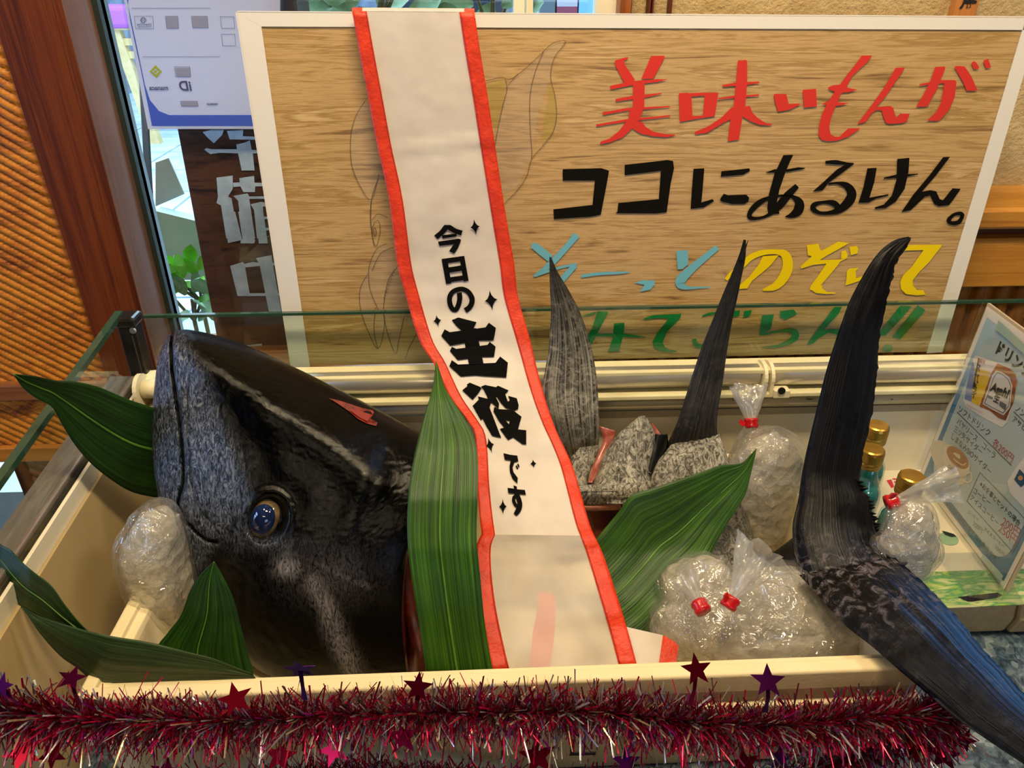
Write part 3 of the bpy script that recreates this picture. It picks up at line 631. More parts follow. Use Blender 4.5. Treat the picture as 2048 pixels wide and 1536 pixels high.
r.P([(840, 160), (942, 158), (900, 220), (740, 370), (680, 480), (620, 560), (590, 640), (560, 700), (520, 800), (505, 900), (520, 965), (560, 990), (610, 990), (700, 905), (820, 903), (810, 915), (700, 990), (590, 1030), (500, 1037), (430, 1025), (395, 980), (400, 880), (430, 760), (480, 660), (560, 530), (620, 450), (700, 340), (790, 230)])
r.P([(487, 490), (540, 465), (620, 455), (700, 490), (795, 510), (700, 535), (600, 540), (520, 515)]).P([(430, 655), (480, 630), (620, 640), (710, 645), (620, 670), (500, 675)])
r.P([(1185, 285), (1280, 280), (1250, 330), (1080, 580), (985, 690), (1050, 680), (1130, 675), (1160, 695), (1190, 800), (1230, 755), (1330, 755), (1300, 830), (1260, 850), (1130, 860), (1085, 850), (1060, 790), (1040, 720), (990, 715), (940, 750), (880, 835), (800, 862), (800, 850), (900, 720), (1060, 500)])
r.P([(1590, 275), (1690, 272), (1690, 300), (1640, 420), (1600, 520), (1540, 620), (1515, 680), (1395, 685), (1470, 560), (1540, 420)]).P([(1425, 455), (1540, 430), (1660, 410), (1790, 410), (1808, 430), (1790, 580), (1740, 700), (1650, 810), (1620, 828), (1505, 825), (1600, 740), (1650, 640), (1675, 500), (1680, 440), (1600, 450), (1430, 468)])
r.P([(1785, 275), (1810, 265), (1890, 270), (1960, 370), (2020, 510), (2010, 520), (1910, 520), (1880, 440)]).P([(1960, 235), (1985, 215), (2010, 230), (2040, 280), (2020, 300), (1985, 298)]).crop(*R7).P([(1810, 355), (1840, 345), (1856, 395), (1825, 400)])
r.obj('red_lettering', paint('#c8352f'), board)
r = bi().crop(*K3)
r.P([(335, 300), (730, 288), (810, 315), (780, 480), (725, 765), (620, 785), (245, 810), (240, 710), (640, 665), (665, 415), (335, 415)]).P([(970, 255), (1410, 205), (1465, 215), (1475, 290), (1440, 450), (1400, 740), (1290, 752), (875, 750), (895, 735), (905, 645), (1320, 605), (1340, 315), (970, 360)])
r.P([(1675, 295), (1785, 290), (1770, 480), (1755, 640), (1870, 605), (1885, 625), (1780, 690), (1645, 705), (1660, 480)]).crop(*K4).P([(15, 320), (230, 298), (300, 290), (308, 315), (240, 355), (8, 375)]).P([(10, 590), (40, 550), (80, 565), (270, 560), (298, 590), (290, 630), (250, 655), (120, 655), (20, 630), (0, 615)])
r.P([(650, 155), (750, 152), (720, 210), (670, 330), (610, 500), (580, 650), (610, 755), (500, 760), (485, 700), (500, 560), (560, 340), (600, 260)]).P([(470, 330), (560, 300), (680, 300), (800, 280), (875, 285), (860, 297), (700, 325), (480, 337)])
r.S((790, 468, 50), (690, 570, 78), (600, 680, 75), (500, 765, 35), (400, 800, 28), (310, 795, 45), (310, 740, 50), (380, 660, 60), (480, 600, 40), (620, 570, 22), (740, 580, 35), (810, 640, 90), (800, 720, 100), (740, 768, 60), (670, 785, 10))
r.S((1080, 228, 30), (1190, 228, 45), (1290, 240, 25), (1370, 240, 10)).P([(1290, 250), (1375, 242), (1260, 330), (1110, 440), (1050, 515), (948, 528), (1060, 430), (1200, 300)]).S((1110, 450, 18), (1200, 440, 26), (1300, 470, 70), (1350, 550, 95), (1310, 640, 95), (1220, 715, 70), (1120, 745, 40), (1020, 745, 35), (955, 705, 55), (970, 660, 50), (1060, 637, 30), (1160, 645, 60), (1215, 690, 60))
r.P([(1510, 290), (1605, 285), (1580, 430), (1530, 590), (1725, 555), (1725, 570), (1600, 600), (1520, 640), (1418, 642), (1470, 480)]).P([(1815, 195), (1940, 182), (1930, 330), (1890, 500), (1800, 630), (1700, 695), (1585, 705), (1590, 688), (1680, 660), (1760, 570), (1810, 400)]).P([(1675, 385), (1800, 355), (2030, 345), (2025, 355), (1850, 385), (1680, 397)])
r.crop(*R7).P([(1575, 920), (1615, 918), (1530, 1030), (1450, 1122), (1500, 1113), (1535, 1120), (1555, 1165), (1575, 1172), (1630, 1102), (1678, 1105), (1640, 1160), (1610, 1200), (1550, 1207), (1525, 1195), (1500, 1142), (1470, 1150), (1385, 1230), (1332, 1240), (1400, 1140), (1500, 1020)])
r.S((1690, 1265, 20), (1665, 1300, 25), (1625, 1305, 22), (1608, 1287, 24), (1640, 1255, 18), (1680, 1250, 22), (1691, 1268, 22))
r.obj('black_lettering', paint('#0c0905'), board)
r = bi().crop(*K3).S((15, 1085, 50), (60, 1095, 75), (130, 1150, 80), (210, 1215, 75)).S((480, 970, 70), (380, 1090, 60), (250, 1230, 65), (140, 1330, 50), (40, 1395, 25)).S((50, 1395, 20), (200, 1340, 25), (330, 1300, 25), (480, 1272, 22)).S((460, 1280, 60), (400, 1350, 60), (330, 1430, 60), (270, 1530, 50))
r.S((525, 1395, 30), (700, 1370, 30), (900, 1360, 25), (1020, 1352, 12)).crop(*K5).P([(555, 540), (640, 515), (765, 515), (765, 560), (720, 610), (615, 632), (660, 560)]).P([(985, 215), (1105, 205), (1108, 350), (1050, 400), (1000, 405)])
r.S((1405, 178, 55), (1280, 280, 65), (1150, 390, 80), (1040, 500, 100), (1030, 560, 85), (1100, 592, 35), (1200, 590, 20), (1330, 585, 10)).obj('blue_lettering', paint('#6aaec6'), board)
r = bi().crop(*K4).P([(440, 1190), (600, 1180), (520, 1280), (440, 1350), (330, 1440), (280, 1520), (150, 1530), (300, 1400), (400, 1270)]).S((60, 1430, 30), (120, 1370, 50), (230, 1280, 60), (310, 1205, 60), (430, 1155, 55), (580, 1145, 50), (670, 1180, 90), (695, 1290, 105), (650, 1410, 100), (560, 1500, 75), (440, 1535, 20))
r.P([(890, 1075), (1010, 1062), (1020, 1110), (1040, 1135), (1210, 1040), (1320, 1055), (1290, 1075), (1100, 1180), (1020, 1230), (1220, 1225), (1310, 1205), (1230, 1245), (1200, 1290), (1090, 1420), (1030, 1490), (1040, 1536), (920, 1536), (930, 1490), (1000, 1400), (1090, 1265), (950, 1280), (830, 1318), (825, 1295), (940, 1190), (900, 1180)])
r.P([(1245, 1140), (1285, 1130), (1308, 1170), (1300, 1210), (1240, 1215)]).P([(1325, 1095), (1400, 1085), (1415, 1110), (1410, 1160), (1340, 1180)]).P([(1300, 1340), (1330, 1315), (1420, 1310), (1390, 1340), (1395, 1415), (1500, 1380), (1500, 1420), (1285, 1490), (1295, 1420)])
r.crop(*K6).P([(307, 790), (432, 770), (430, 800), (480, 840), (575, 845), (560, 855), (470, 860), (370, 850), (310, 810)])
r.P([(1150, 440), (1215, 395), (1260, 360), (1660, 355), (1640, 390), (1530, 530), (1420, 640), (1360, 720), (1360, 770), (1400, 820), (1465, 820), (1490, 865), (1400, 875), (1290, 860), (1240, 810), (1230, 740), (1260, 670), (1350, 580), (1470, 410), (1300, 415)])
r.obj('yellow_lettering', paint('#e3c80c'), board)
r = bi().crop(*K7).P([(690, 115), (805, 115), (780, 170), (700, 320), (620, 470), (540, 480), (640, 280)]).P([(520, 165), (690, 115), (660, 145), (560, 165)]).P([(540, 345), (860, 345), (1000, 350), (1195, 378), (1180, 382), (960, 378), (540, 372)]).P([(860, 240), (968, 232), (960, 330), (915, 525), (800, 532), (850, 380)])
r.P([(1150, 195), (1260, 155), (1550, 140), (1540, 180), (1400, 330), (1360, 430), (1380, 480), (1430, 510), (1510, 520), (1490, 535), (1350, 530), (1270, 490), (1255, 430), (1300, 340), (1420, 190), (1300, 185), (1180, 200)])
r.crop(*K5).P([(1565, 830), (1640, 820), (1630, 880), (1560, 890)]).P([(1680, 830), (1760, 820), (1740, 880), (1670, 895)]).S((1250, 882, 12), (1320, 860, 22), (1430, 845, 20)).S((1170, 1115, 40), (1185, 1170, 50), (1260, 1195, 35), (1400, 1190, 25), (1515, 1175, 8))
r.crop(*R8).P([(620, 285), (700, 275), (720, 300), (650, 335), (620, 320)]).P([(515, 310), (585, 302), (565, 392), (510, 425), (498, 422)]).S((505, 424, 8), (620, 402, 14), (690, 400, 32), (712, 425, 42), (680, 462, 30), (600, 490, 15), (515, 497, 5))
r.crop(*K6).P([(555, 995), (635, 990), (600, 1060), (450, 1230), (560, 1218), (640, 1230), (640, 1300), (560, 1270), (500, 1255), (400, 1310), (345, 1365), (270, 1385), (380, 1230)]).P([(1230, 980), (1350, 985), (1180, 1180), (1080, 1285), (990, 1280), (1030, 1240), (1130, 1110)]).P([(1410, 975), (1490, 1025), (1350, 1190), (1230, 1325), (1150, 1300)]).P([(1045, 1410), (1090, 1375), (1140, 1385), (1162, 1410), (1130, 1452), (1070, 1448)])
r.obj('green_lettering', paint('#167a3e'), board)

# ================================================================== SASH
SASHY = [(0, .903), (22, .902), (300, .894), (525, .878), (620, .862), (700, .835), (800, .785), (900, .725), (1000, .665), (1100, .612), (1200, .565), (1345, .503)]
def sY(y): return interp(y, [(a, b) for a, b in SASHY])
SL = [(704, 22), (718, 100), (737, 200), (754, 290), (778, 400), (794, 525), (809, 583), (838, 679), (866, 725), (899, 791), (934, 839), (951, 874), (954, 969), (961, 1050), (964, 1066), (952, 1094), (951, 1148), (958, 1216), (971, 1284), (984, 1340)]
SR = [(949, 24), (960, 100), (975, 190), (990, 290), (1010, 420), (1028, 525), (1036, 593), (1060, 679), (1081, 764), (1108, 850), (1146, 935), (1180, 1050), (1204, 1103), (1231, 1182), (1255, 1260), (1274, 1330)]
NS = 110
sl, sr = by_len(cr(SL, 220), NS), by_len(cr(SR, 220), NS)
def spt(i, u, off=0, amp=1.0):
    a, b = sl[i], sr[i]; x = a[0] + (b[0] - a[0]) * u; y = a[1] + (b[1] - a[1]) * u
    w = noise.noise(V((x * .012, y * .02, 3))) * .0035 * ss(200, 700, y) * amp + noise.noise(V((x * .05, y * .09, 9))) * .0007
    cre = -.0022 * math.exp(-((y - (302 - (x - 780) * .12)) / 7) ** 2)
    cre += -.003 * math.exp(-((y - (1068 + .10 * abs(x - 1050))) / 9) ** 2) * ss(930, 980, x)
    return atY(x, y, sY(y) - off + w + cre)
sash = thing('sash', 'white sash with orange-red borders hanging from the sign board into the foam box', 'sash', spt(NS - 1, .5))
M_cloth, kc = newm('sash_cloth')
vc = coords(kc, 'Object'); kc.l(ramp(kc, noise_n(kc, vc, 18, 3, .6), [(.3, '#d8cfc6'), (.7, '#e6dfd6')]), kc.b.inputs['Base Color']); kc.b.inputs['Roughness'].default_value = .55
kc.b.inputs['Sheen Weight'].default_value = .2; bump(kc, noise_n(kc, coords(kc, 'Object', (1, 1, .2)), 900, 2), .12, .0006)
tr = kc.n('ShaderNodeBsdfTransparent'); tl = kc.n('ShaderNodeBsdfTranslucent'); tl.inputs[0].default_value = lin('#e6dcd0')
q1_ = kc.n('ShaderNodeMixShader'); q1_.inputs[0].default_value = .12; kc.l(kc.b.outputs[0], q1_.inputs[1]); kc.l(tl.outputs[0], q1_.inputs[2])
q2_ = kc.n('ShaderNodeMixShader'); q2_.inputs[0].default_value = .17; kc.l(q1_.outputs[0], q2_.inputs[1]); kc.l(tr.outputs[0], q2_.inputs[2]); kc.l(q2_.outputs[0], kc.out.inputs[0])
M_orange = pm('sash_orange', '#d8380f', .45, col2='#c02c0a', sc=45, bs=.5, bsc=130, bd=.003)
def sstrip(u0, u1, n, off, nm, mat, i0=0, i1=NS, solid=.0004):
    vs = [spt(i, u0 + (u1 - u0) * j / n, off) for i in range(i0, i1) for j in range(n + 1)]; m = i1 - i0
    fs = [(i * (n + 1) + j, i * (n + 1) + j + 1, (i + 1) * (n + 1) + j + 1, (i + 1) * (n + 1) + j) for i in range(m - 1) for j in range(n)]
    return mesh(nm, vs, fs, mat, sash, smooth=True, solid=solid)
def sheer(m, f):
    c = m.copy(); c.name = 'sash_sheer'
    for q in c.node_tree.nodes:
        if q.type == 'MIX_SHADER' and abs(q.inputs[0].default_value - .17) < .001: q.inputs[0].default_value = f
    return c
M_sheer = sheer(M_cloth, .5); IF = min(range(NS), key=lambda i: abs((sl[i][1] + sr[i][1]) / 2 - 1075))
sstrip(.10, .90, 26, 0, 'cloth', M_cloth, 0, IF + 1, 0); sstrip(.10, .90, 26, 0, 'sheer_end', M_sheer, IF, NS, 0)
sstrip(0, .120, 5, .0007, 'border', M_orange); sstrip(.875, 1, 5, .0007, 'border', M_orange)
st1 = sstrip(.112, .116, 1, .0014, 'stitching', pm('stitch_red', '#a5240a', .6)); sstrip(.884, .888, 1, .0014, 'stitching', MC['stitch_red'])
# part over the top edge of the board
vs = []
for j in range(13):
    u = j / 12; p = spt(0, u, .0003)
    vs += [p, p + BU * .003 - BN * .001, p + BU * .0035 - BN * .012, p - BN * .0245 - BU * .03]
mesh('over_edge', vs, [(4 * j + k, 4 * j + 4 + k, 4 * j + 5 + k, 4 * j + 1 + k) for j in range(12) for k in range(3)], None, sash, mats=[M_cloth, M_orange], fm=[1 if j in (0, 11) else 0 for j in range(12) for k in range(3)])
# turned-under end
fl = lambda x, y, d=.006: atY(x, y, sY(y) + d)
MB().flat([[fl(1240, 1250), fl(1262, 1256), fl(1328, 1271), fl(1320, 1332), fl(1262, 1335)]]).obj('folded_end', M_cloth, sash, solid=.0004)
MB().flat([[fl(1326, 1270, .005), fl(1350, 1284, .005), (fl(1357, 1292, .005)), fl(1353, 1326, .005), fl(1317, 1333, .005)]]).obj('folded_border', M_orange, sash, solid=.0004)
MB().flat([[fl(1078, 1182, .009), fl(1108, 1188, .009), fl(1112, 1220, .009), fl(1108, 1280, .009), fl(1100, 1340, .009), fl(1058, 1340, .009), fl(1066, 1260, .009), fl(1074, 1225, .009)]]).obj('folded_border', M_orange, sash)
# printed text
si = Ink(lambda x, y: atY(x, y, sY(y) - .0062))
def spx(x, y):   # exact surface point under a pixel, by inverting the strip
    best = min(range(NS), key=lambda i: abs((sl[i][1] + (sr[i][1] - sl[i][1]) * .5) - y - .0))
    for _ in range(3):
        a, b = sl[best], sr[best]; u = max(.1, min(.9, (x - a[0]) / (b[0] - a[0]))); yy = a[1] + (b[1] - a[1]) * u
        j = min(max(best + int(round((y - yy) / 12.2)), 0), NS - 1)
        if j == best: break
        best = j
    a, b = sl[best], sr[best]; u = max(.1, min(.9, (x - a[0]) / (b[0] - a[0])))
    w = noise.noise(V((x * .012, y * .02, 3))) * .0035 * ss(200, 700, y) + noise.noise(V((x * .05, y * .09, 9))) * .0007
    return atY(x, y, sY(y) + w - .0016)
si.fn = spx
T1, T2, T3, T4 = (840, 430, 8.533), (850, 590, 5.2875), (880, 750, 5.2875), (940, 880, 5.2875)
def DP(pts, *h):   # densify long polygon edges so print follows the cloth
    out = []
    for a, b in zip(pts, pts[1:] + pts[:1]):
        n = max(1, int(math.dist(a, b) / (si.k * 12)))
        out += [(a[0] + (b[0] - a[0]) * t / n, a[1] + (b[1] - a[1]) * t / n) for t in range(n)]
    si.P(out, *h)
si.crop(*T1)
DP([(415, 170), (515, 170), (480, 240), (410, 320), (300, 412), (240, 352), (340, 270)]); DP([(440, 172), (520, 172), (620, 235), (730, 268), (698, 350), (560, 300), (460, 240)]); DP([(370, 345), (625, 318), (625, 365), (385, 400)]); DP([(308, 455), (660, 402), (702, 425), (650, 560), (585, 660), (495, 618), (575, 500), (330, 527)])
DP([(368, 750), (465, 738), (535, 1165), (445, 1178)]); DP([(670, 708), (755, 698), (830, 1122), (745, 1135)]); DP([(368, 750), (755, 698), (768, 780), (382, 835)]); DP([(478, 895), (700, 862), (712, 950), (495, 985)]); DP([(510, 1062), (730, 1032), (745, 1112), (520, 1145)])
si.crop(*T2).S((362, -25, 54), (368, 30, 54), (355, 100, 52), (325, 155, 50), (285, 140, 50), (262, 80, 52), (262, 20, 52), (290, -30, 50), (340, -56, 50), (400, -62, 50), (460, -30, 52), (495, 30, 55), (495, 80, 55), (470, 130, 55), (425, 165, 58))
DP([(283, 265), (352, 237), (545, 287), (510, 357), (520, 380), (390, 380), (325, 320)]); DP([(172, 432), (207, 362), (262, 393), (640, 342), (675, 293), (750, 348), (725, 480), (560, 483), (265, 535)]); DP([(390, 360), (540, 350), (620, 730), (465, 735)]); DP([(263, 592), (285, 548), (330, 570), (660, 527), (685, 495), (747, 545), (730, 655), (595, 657), (345, 687)]); DP([(257, 752), (283, 688), (350, 735), (745, 717), (795, 650), (877, 715), (860, 873), (690, 862), (520, 850), (378, 862)])
si.crop(*T3)
DP([(235, 160), (290, 118), (283, 100), (315, 80), (430, 128), (440, 140), (400, 200), (345, 262)]); DP([(345, 325), (410, 260), (400, 225), (500, 250), (540, 290), (525, 345), (600, 540), (648, 665), (550, 640), (490, 540), (450, 460), (432, 478)])
DP([(430, 125), (475, 105), (590, 128), (613, 113), (725, 162), (690, 205), (718, 280), (738, 270), (720, 220), (812, 245), (832, 320), (825, 362), (790, 375), (740, 365), (690, 345), (640, 290), (600, 232), (590, 235), (625, 300), (620, 358), (560, 305), (510, 270), (495, 220), (460, 150)])
DP([(575, 335), (620, 360), (770, 370), (862, 440), (825, 575), (912, 583), (912, 735), (870, 730), (775, 660), (720, 688), (632, 570), (680, 555), (625, 490), (565, 385)], [(695, 480), (738, 485), (728, 520)])
si.crop(*T4); DP([(353, 138), (420, 155), (500, 165), (512, 225), (470, 235), (450, 290), (460, 340), (505, 400), (500, 460), (450, 410), (422, 340), (418, 280), (430, 215), (368, 208)]); DP([(480, 275), (492, 265), (512, 300), (500, 312)]); DP([(497, 258), (510, 248), (525, 280), (512, 292)])
DP([(397, 505), (465, 515), (460, 478), (495, 492), (497, 520), (580, 528), (592, 580), (405, 560)]); si.S((490, 560, 50), (520, 640, 50), (525, 700, 55), (505, 750, 55), (478, 790, 40)).S((500, 598, 40), (470, 600, 35), (462, 640, 35), (485, 690, 35), (520, 695, 30))
si.crop(0, 0, 1)
for cx, cy, hv, hh, an in ((950, 454, 17, 10.5, -8), (982, 600.5, 22, 14, -8), (874.6, 641.4, 13, 9, -10), (980, 890, 17, 9, -14), (1066.7, 927, 9.5, 6.8, -6), (1005.8, 1013, 17, 8.5, -1)):
    pts = []
    for k in range(4):
        a0, a1 = k * math.pi / 2, (k + 1) * math.pi / 2
        for t in range(5):
            a = a0 + (a1 - a0) * t / 5; ex = 3.4
            x, y = hh * math.copysign(abs(math.cos(a)) ** ex, math.cos(a)), -hv * math.copysign(abs(math.sin(a)) ** ex, math.sin(a))
            c_, s_ = math.cos(math.radians(an)), math.sin(math.radians(an)); pts.append((cx + x * c_ - y * s_ * -1 * -1, cy + x * s_ + y * c_))
    si.P(pts)
si.obj('black_lettering', pm('print_black', '#050505', .85, spec=.12), sash)
# ================================================================== FOAM BOX
ZR = .94
fl_, fr_ = atZ(146, 1400, ZR), atZ(1862, 1334, ZR)
bex = (fr_ - fl_); BW = bex.length; bex.normalize(); bey = V((-bex.y, bex.x, 0)); BDP = .352; YA = fl_.y
M_foam = pm('foam', '#e6d7ae', .65, col2='#ddcda2', sc=9, bs=.25, bsc=260, bd=.001)
tw = .024
fbm = MB()
def ring(d, z): return [V((fl_.x, fl_.y, z)) + bex * a + bey * b for a, b in ((d, d), (BW - d, d), (BW - d, BDP - d), (d, BDP - d))]
prof = [(0.010, ZT), (0.006, ZR - .062), (-.002, ZR - .060), (-.002, ZR - .042), (0.003, ZR - .040), (.004, ZR - .026), (0, ZR - .024), (0, ZR - .002), (.002, ZR), (.013, ZR), (.014, ZR - .006), (tw - .002, ZR - .006), (tw, ZR - .012), (tw + .008, ZT + .025)]
vs = [p for d, z in prof for p in ring(d, z)]
fs = [(4 * i + j, 4 * i + (j + 1) % 4, 4 * i + 4 + (j + 1) % 4, 4 * i + 4 + j) for i in range(len(prof) - 1) for j in range(4)] + [(3, 2, 1, 0), tuple(4 * (len(prof) - 1) + j for j in range(4))]
box = thing('foam_box', 'long cream styrofoam box holding the tuna pieces and ice', 'box', V((fl_.x, fl_.y, ZT)) + bex * (BW / 2) + bey * (BDP / 2))
MB().add(vs, fs).obj('box_body', M_foam, box, bevel=.0015)
# printed letters low on the front
ik = Ink(lambda x, y: atP(x, y, fl_ + bey * .0052, bey)).crop(940, 1300, 2.646)
ik.P([(155, 483), (190, 478), (182, 486), (178, 570), (186, 578), (155, 578), (164, 570), (166, 488)]); ik.P([(530, 475), (560, 475), (550, 485), (545, 545), (640, 545), (670, 540), (668, 556), (522, 560), (530, 548)]); ik.P([(862, 480), (880, 480), (876, 540), (860, 542)])
ik.S((185, 520, 3), (235, 528, 3), (290, 545, 3))
ik.each('printed_letter', pm('print_plum', '#3a2430', .6), box)

# ================================================================== TUNA HEAD
HA = atY(345, 664, .765); HB = atY(600, 1350, .578)
hu = V((0, HA.y - HB.y, HA.z - HB.z)).normalized(); hn = V((0, -hu.z, hu.y))
HV = [(346, 664), (331, 678), (317, 715), (309, 770), (304, 840), (305, 910), (313, 975), (328, 1040), (348, 1108), (376, 1175), (420, 1250), (490, 1325), (610, 1395), (830, 1425)]
HD = [(348, 662), (376, 659), (430, 670), (490, 690), (560, 721), (640, 760), (720, 801), (790, 838), (850, 872), (870, 888), (880, 900), (886, 910), (888, 915), (888, 920)]
HM = [(347, 663), (352, 672), (372, 700), (398, 745), (430, 800), (470, 860), (518, 925), (562, 985), (612, 1040), (660, 1075), (705, 1100), (752, 1122), (788, 1140), (808, 1152)]
HT = [.010, .022, .036, .048, .058, .066, .073, .079, .083, .086, .087, .086, .083, .078]
NS_, NV_ = 250, 200
hv, hd, hm, ht = cr(HV, NS_), cr(HD, NS_), cr(HM, NS_), cr([(t,) for t in HT], NS_)
JAW = [(345, 660), (342, 690), (344, 740), (351, 790), (358, 840), (364, 890), (367, 930), (367, 965), (362, 985), (356, 1005), (357, 1025), (366, 1040), (382, 1052), (395, 1066), (412, 1080), (434, 1084)]
MAX = [(374, 780), (377, 880), (382, 960), (390, 1000), (405, 1025), (438, 1066)]
RIDGE = [(372, 700), (410, 738), (460, 775), (520, 808), (600, 850), (680, 905), (740, 965)]
DIP = [(425, 785), (455, 800), (480, 840), (510, 900), (545, 965), (590, 1000)]
OPER = [(770, 905), (735, 990), (715, 1070), (722, 1140), (760, 1190)]
def jx(y):
    for a, b in zip(JAW, JAW[1:]):
        if a[1] <= y <= b[1]: return a[0] + (b[0] - a[0]) * (y - a[1]) / (b[1] - a[1] + 1e-9)
    return 430 if y > 1084 else 345
XBD = [(660, 350), (700, 372), (740, 396), (790, 418), (850, 444), (900, 470), (950, 486), (1000, 492), (1050, 470), (1100, 415), (1160, 385), (1300, 380)]
def g(d, w): return math.exp(-(d / w) ** 2)
def hfeat(x, y):
    dj = poly_d((x, y), JAW); f = -.009 * g(dj, 3.4)
    if x > jx(y) and y < 1060: f += .0022 * g(dj - 12, 9)
    f += -.0016 * g(poly_d((x, y), MAX), 3)
    f += .0085 * g(poly_d((x, y), RIDGE), 44) - .0028 * g(poly_d((x, y), DIP), 30)
    f += -.0008 * g(poly_d((x, y), OPER), 9) + .001 * g(poly_d((x, y), [(q[0] - 22, q[1]) for q in OPER]), 18)
    ca, sa = math.cos(.35), math.sin(.35); dx, dy = x - 535, y - 1038; a, b = dx * ca + dy * sa, -dx * sa + dy * ca
    r = math.hypot(a / 37, b / 46); f += -.011 * ss(1.12, .85, r) if r < 1.12 else .0028 * g(r - 1.25, .18)
    n = noise.noise(V((x * .02, y * .012, 1))) * .0011 + noise.noise(V((x * .07, y * .05, 5))) * .0009 * ss(520, 420, x - (y - 900) * .3)
    n += noise.noise(V((x * .16 + 3 * noise.noise(V((x * .05, y * .05, 2))), y * .12, 7))) * .0004
    return f + n * ss(345, 420, x + (y - 660) * .1 + 40)
HG = {}
def hpix(i, w):
    a, b, c = hv[i], hm[i], hd[i]; v = (1 - math.cos(math.pi * w)) / 2
    # quadratic through a, b (v=.5), c
    q = [a[k] * (1 - v) * (1 - 2 * v) + b[k] * 4 * v * (1 - v) + c[k] * v * (2 * v - 1) for k in (0, 1)]
    return q, math.sin(math.pi * w)
vs = []; cols = []; pix = []
def gauss2(x, y, cx, cy, rx, ry): return math.exp(-((x - cx) / rx) ** 2 - ((y - cy) / ry) ** 2)
for i in range(NS_):
    for j in range(NV_):
        w = j / (NV_ - 1); (x, y), sh = hpix(i, w)
        p = atP(x, y, HA, hn); t = ht[i][0] * sh ** .85 + hfeat(x, y) * ss(0, .25, sh)
        p = p - ray(x, y).normalized() * t; vs.append(p); pix.append((x, y, (p - CAM).length))
        xb = interp(y, XBD); sil = ss(xb + 34, xb - 40, x); low = 1.0 if x < jx(y) and y < 1060 else 0
        sil = max(sil, low) * ss(1230, 1080, y)
        sil = max(sil, .55 * gauss2(x, y, 545, 1088, 50, 16), .5 * gauss2(x, y, 480, 1060, 35, 40))
        sil *= ss(1.5, 5, poly_d((x, y), JAW)) * (.35 + .65 * ss(1, 3, poly_d((x, y), MAX)))  # silver drops to black along the grooves, painting their crease shade
        pale = max(.95 * gauss2(x, y, 575, 1135, 26, 24), .8 * g(poly_d((x, y), [(628, 1165), (655, 1215), (672, 1270), (700, 1330), (705, 1360)]), 20), .35 * g(poly_d((x, y), [(640, 1130), (700, 1160), (735, 1172)]), 8), .22 * gauss2(x, y, 650, 1150, 90, 60))
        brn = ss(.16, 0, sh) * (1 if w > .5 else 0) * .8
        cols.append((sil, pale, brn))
nf = len(vs)
for i in range(NS_):
    for j in range(NV_):
        w = j / (NV_ - 1); (x, y), sh = hpix(i, w)
        p = atP(x, y, HA, hn) - hn * (ht[i][0] * sh ** .85); vs.append(p); cols.append((0, 0, .5))
for p in vs: p.z = max(p.z, ZT + .034)
fs = []
for i in range(NS_ - 1):
    for j in range(NV_ - 1):
        a = i * NV_ + j; fs.append((a, a + 1, a + NV_ + 1, a + NV_)); b = nf + a; fs.append((b, b + NV_, b + NV_ + 1, b + 1))
M_skin, k = newm('tuna_skin')
at = k.n('ShaderNodeVertexColor', layer_name='Col'); sp = k.n('ShaderNodeSeparateColor'); k.l(at.outputs[0], sp.inputs[0])
vv = coords(k, 'Object', (1, .8, .8)); n1 = noise_n(k, vv, 55, 6, .7, 1.4); n2 = noise_n(k, coords(k, 'Object', (1.5, .55, .55)), 150, 5, .75, 2.0); n3 = noise_n(k, coords(k, 'Object', (1.6, .5, .5)), 120, 5, .75, 3)
silv = ramp(k, n2, [(.36, '#0d1016'), (.46, '#2e343f'), (.56, '#656c7a'), (.70, '#9aa0ac')])
blk = ramp(k, n3, [(.50, '#010101'), (.66, '#030303'), (.78, '#14120f')])
def mul(a, b, c=None):
    m = k.n('ShaderNodeMath', operation='MULTIPLY', use_clamp=True)
    for s, q in zip(m.inputs, (a, b)):
        if isinstance(q, (int, float)): s.default_value = q
        else: k.l(q, s)
    return m.outputs[0]
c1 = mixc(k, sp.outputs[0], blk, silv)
pn = ramp(k, n3, [(.38, (0, 0, 0, 1)), (.60, (1, 1, 1, 1))])
c2 = mixc(k, mul(sp.outputs[1], pn), c1, '#8d8a93')
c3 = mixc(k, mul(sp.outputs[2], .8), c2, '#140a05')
k.l(c3, k.b.inputs['Base Color']); k.b.inputs['Specular IOR Level'].default_value = .16
k.l(ramp(k, n1, [(.3, (.16, .16, .16, 1)), (.7, (.29, .29, .29, 1))]), k.b.inputs['Roughness'])
k.l(mul(sp.outputs[0], .35), k.b.inputs['Metallic'])
sm1 = k.n('ShaderNodeMath', operation='MULTIPLY_ADD'); k.l(sp.outputs[0], sm1.inputs[0]); sm1.inputs[1].default_value = .38; sm1.inputs[2].default_value = .12
b1 = k.n('ShaderNodeBump'); k.l(sm1.outputs[0], b1.inputs['Strength']); b1.inputs['Distance'].default_value = .003; k.l(n3, b1.inputs['Height'])
b2 = k.n('ShaderNodeBump'); k.l(sm1.outputs[0], b2.inputs['Strength']); b2.inputs['Distance'].default_value = .003; k.l(n1, b2.inputs['Height']); k.l(b1.outputs[0], b2.inputs['Normal']); k.l(b2.outputs[0], k.b.inputs['Normal'])
hc = atP(600, 1180, HA, hn)
head = thing('tuna', 'large black tuna head with silvery jaw standing snout-up in the foam box', 'tuna head', (hc.x, hc.y + .02, ZT + .03))
skin = mesh('head_skin', vs, fs, M_skin, head, smooth=True, col=cols)
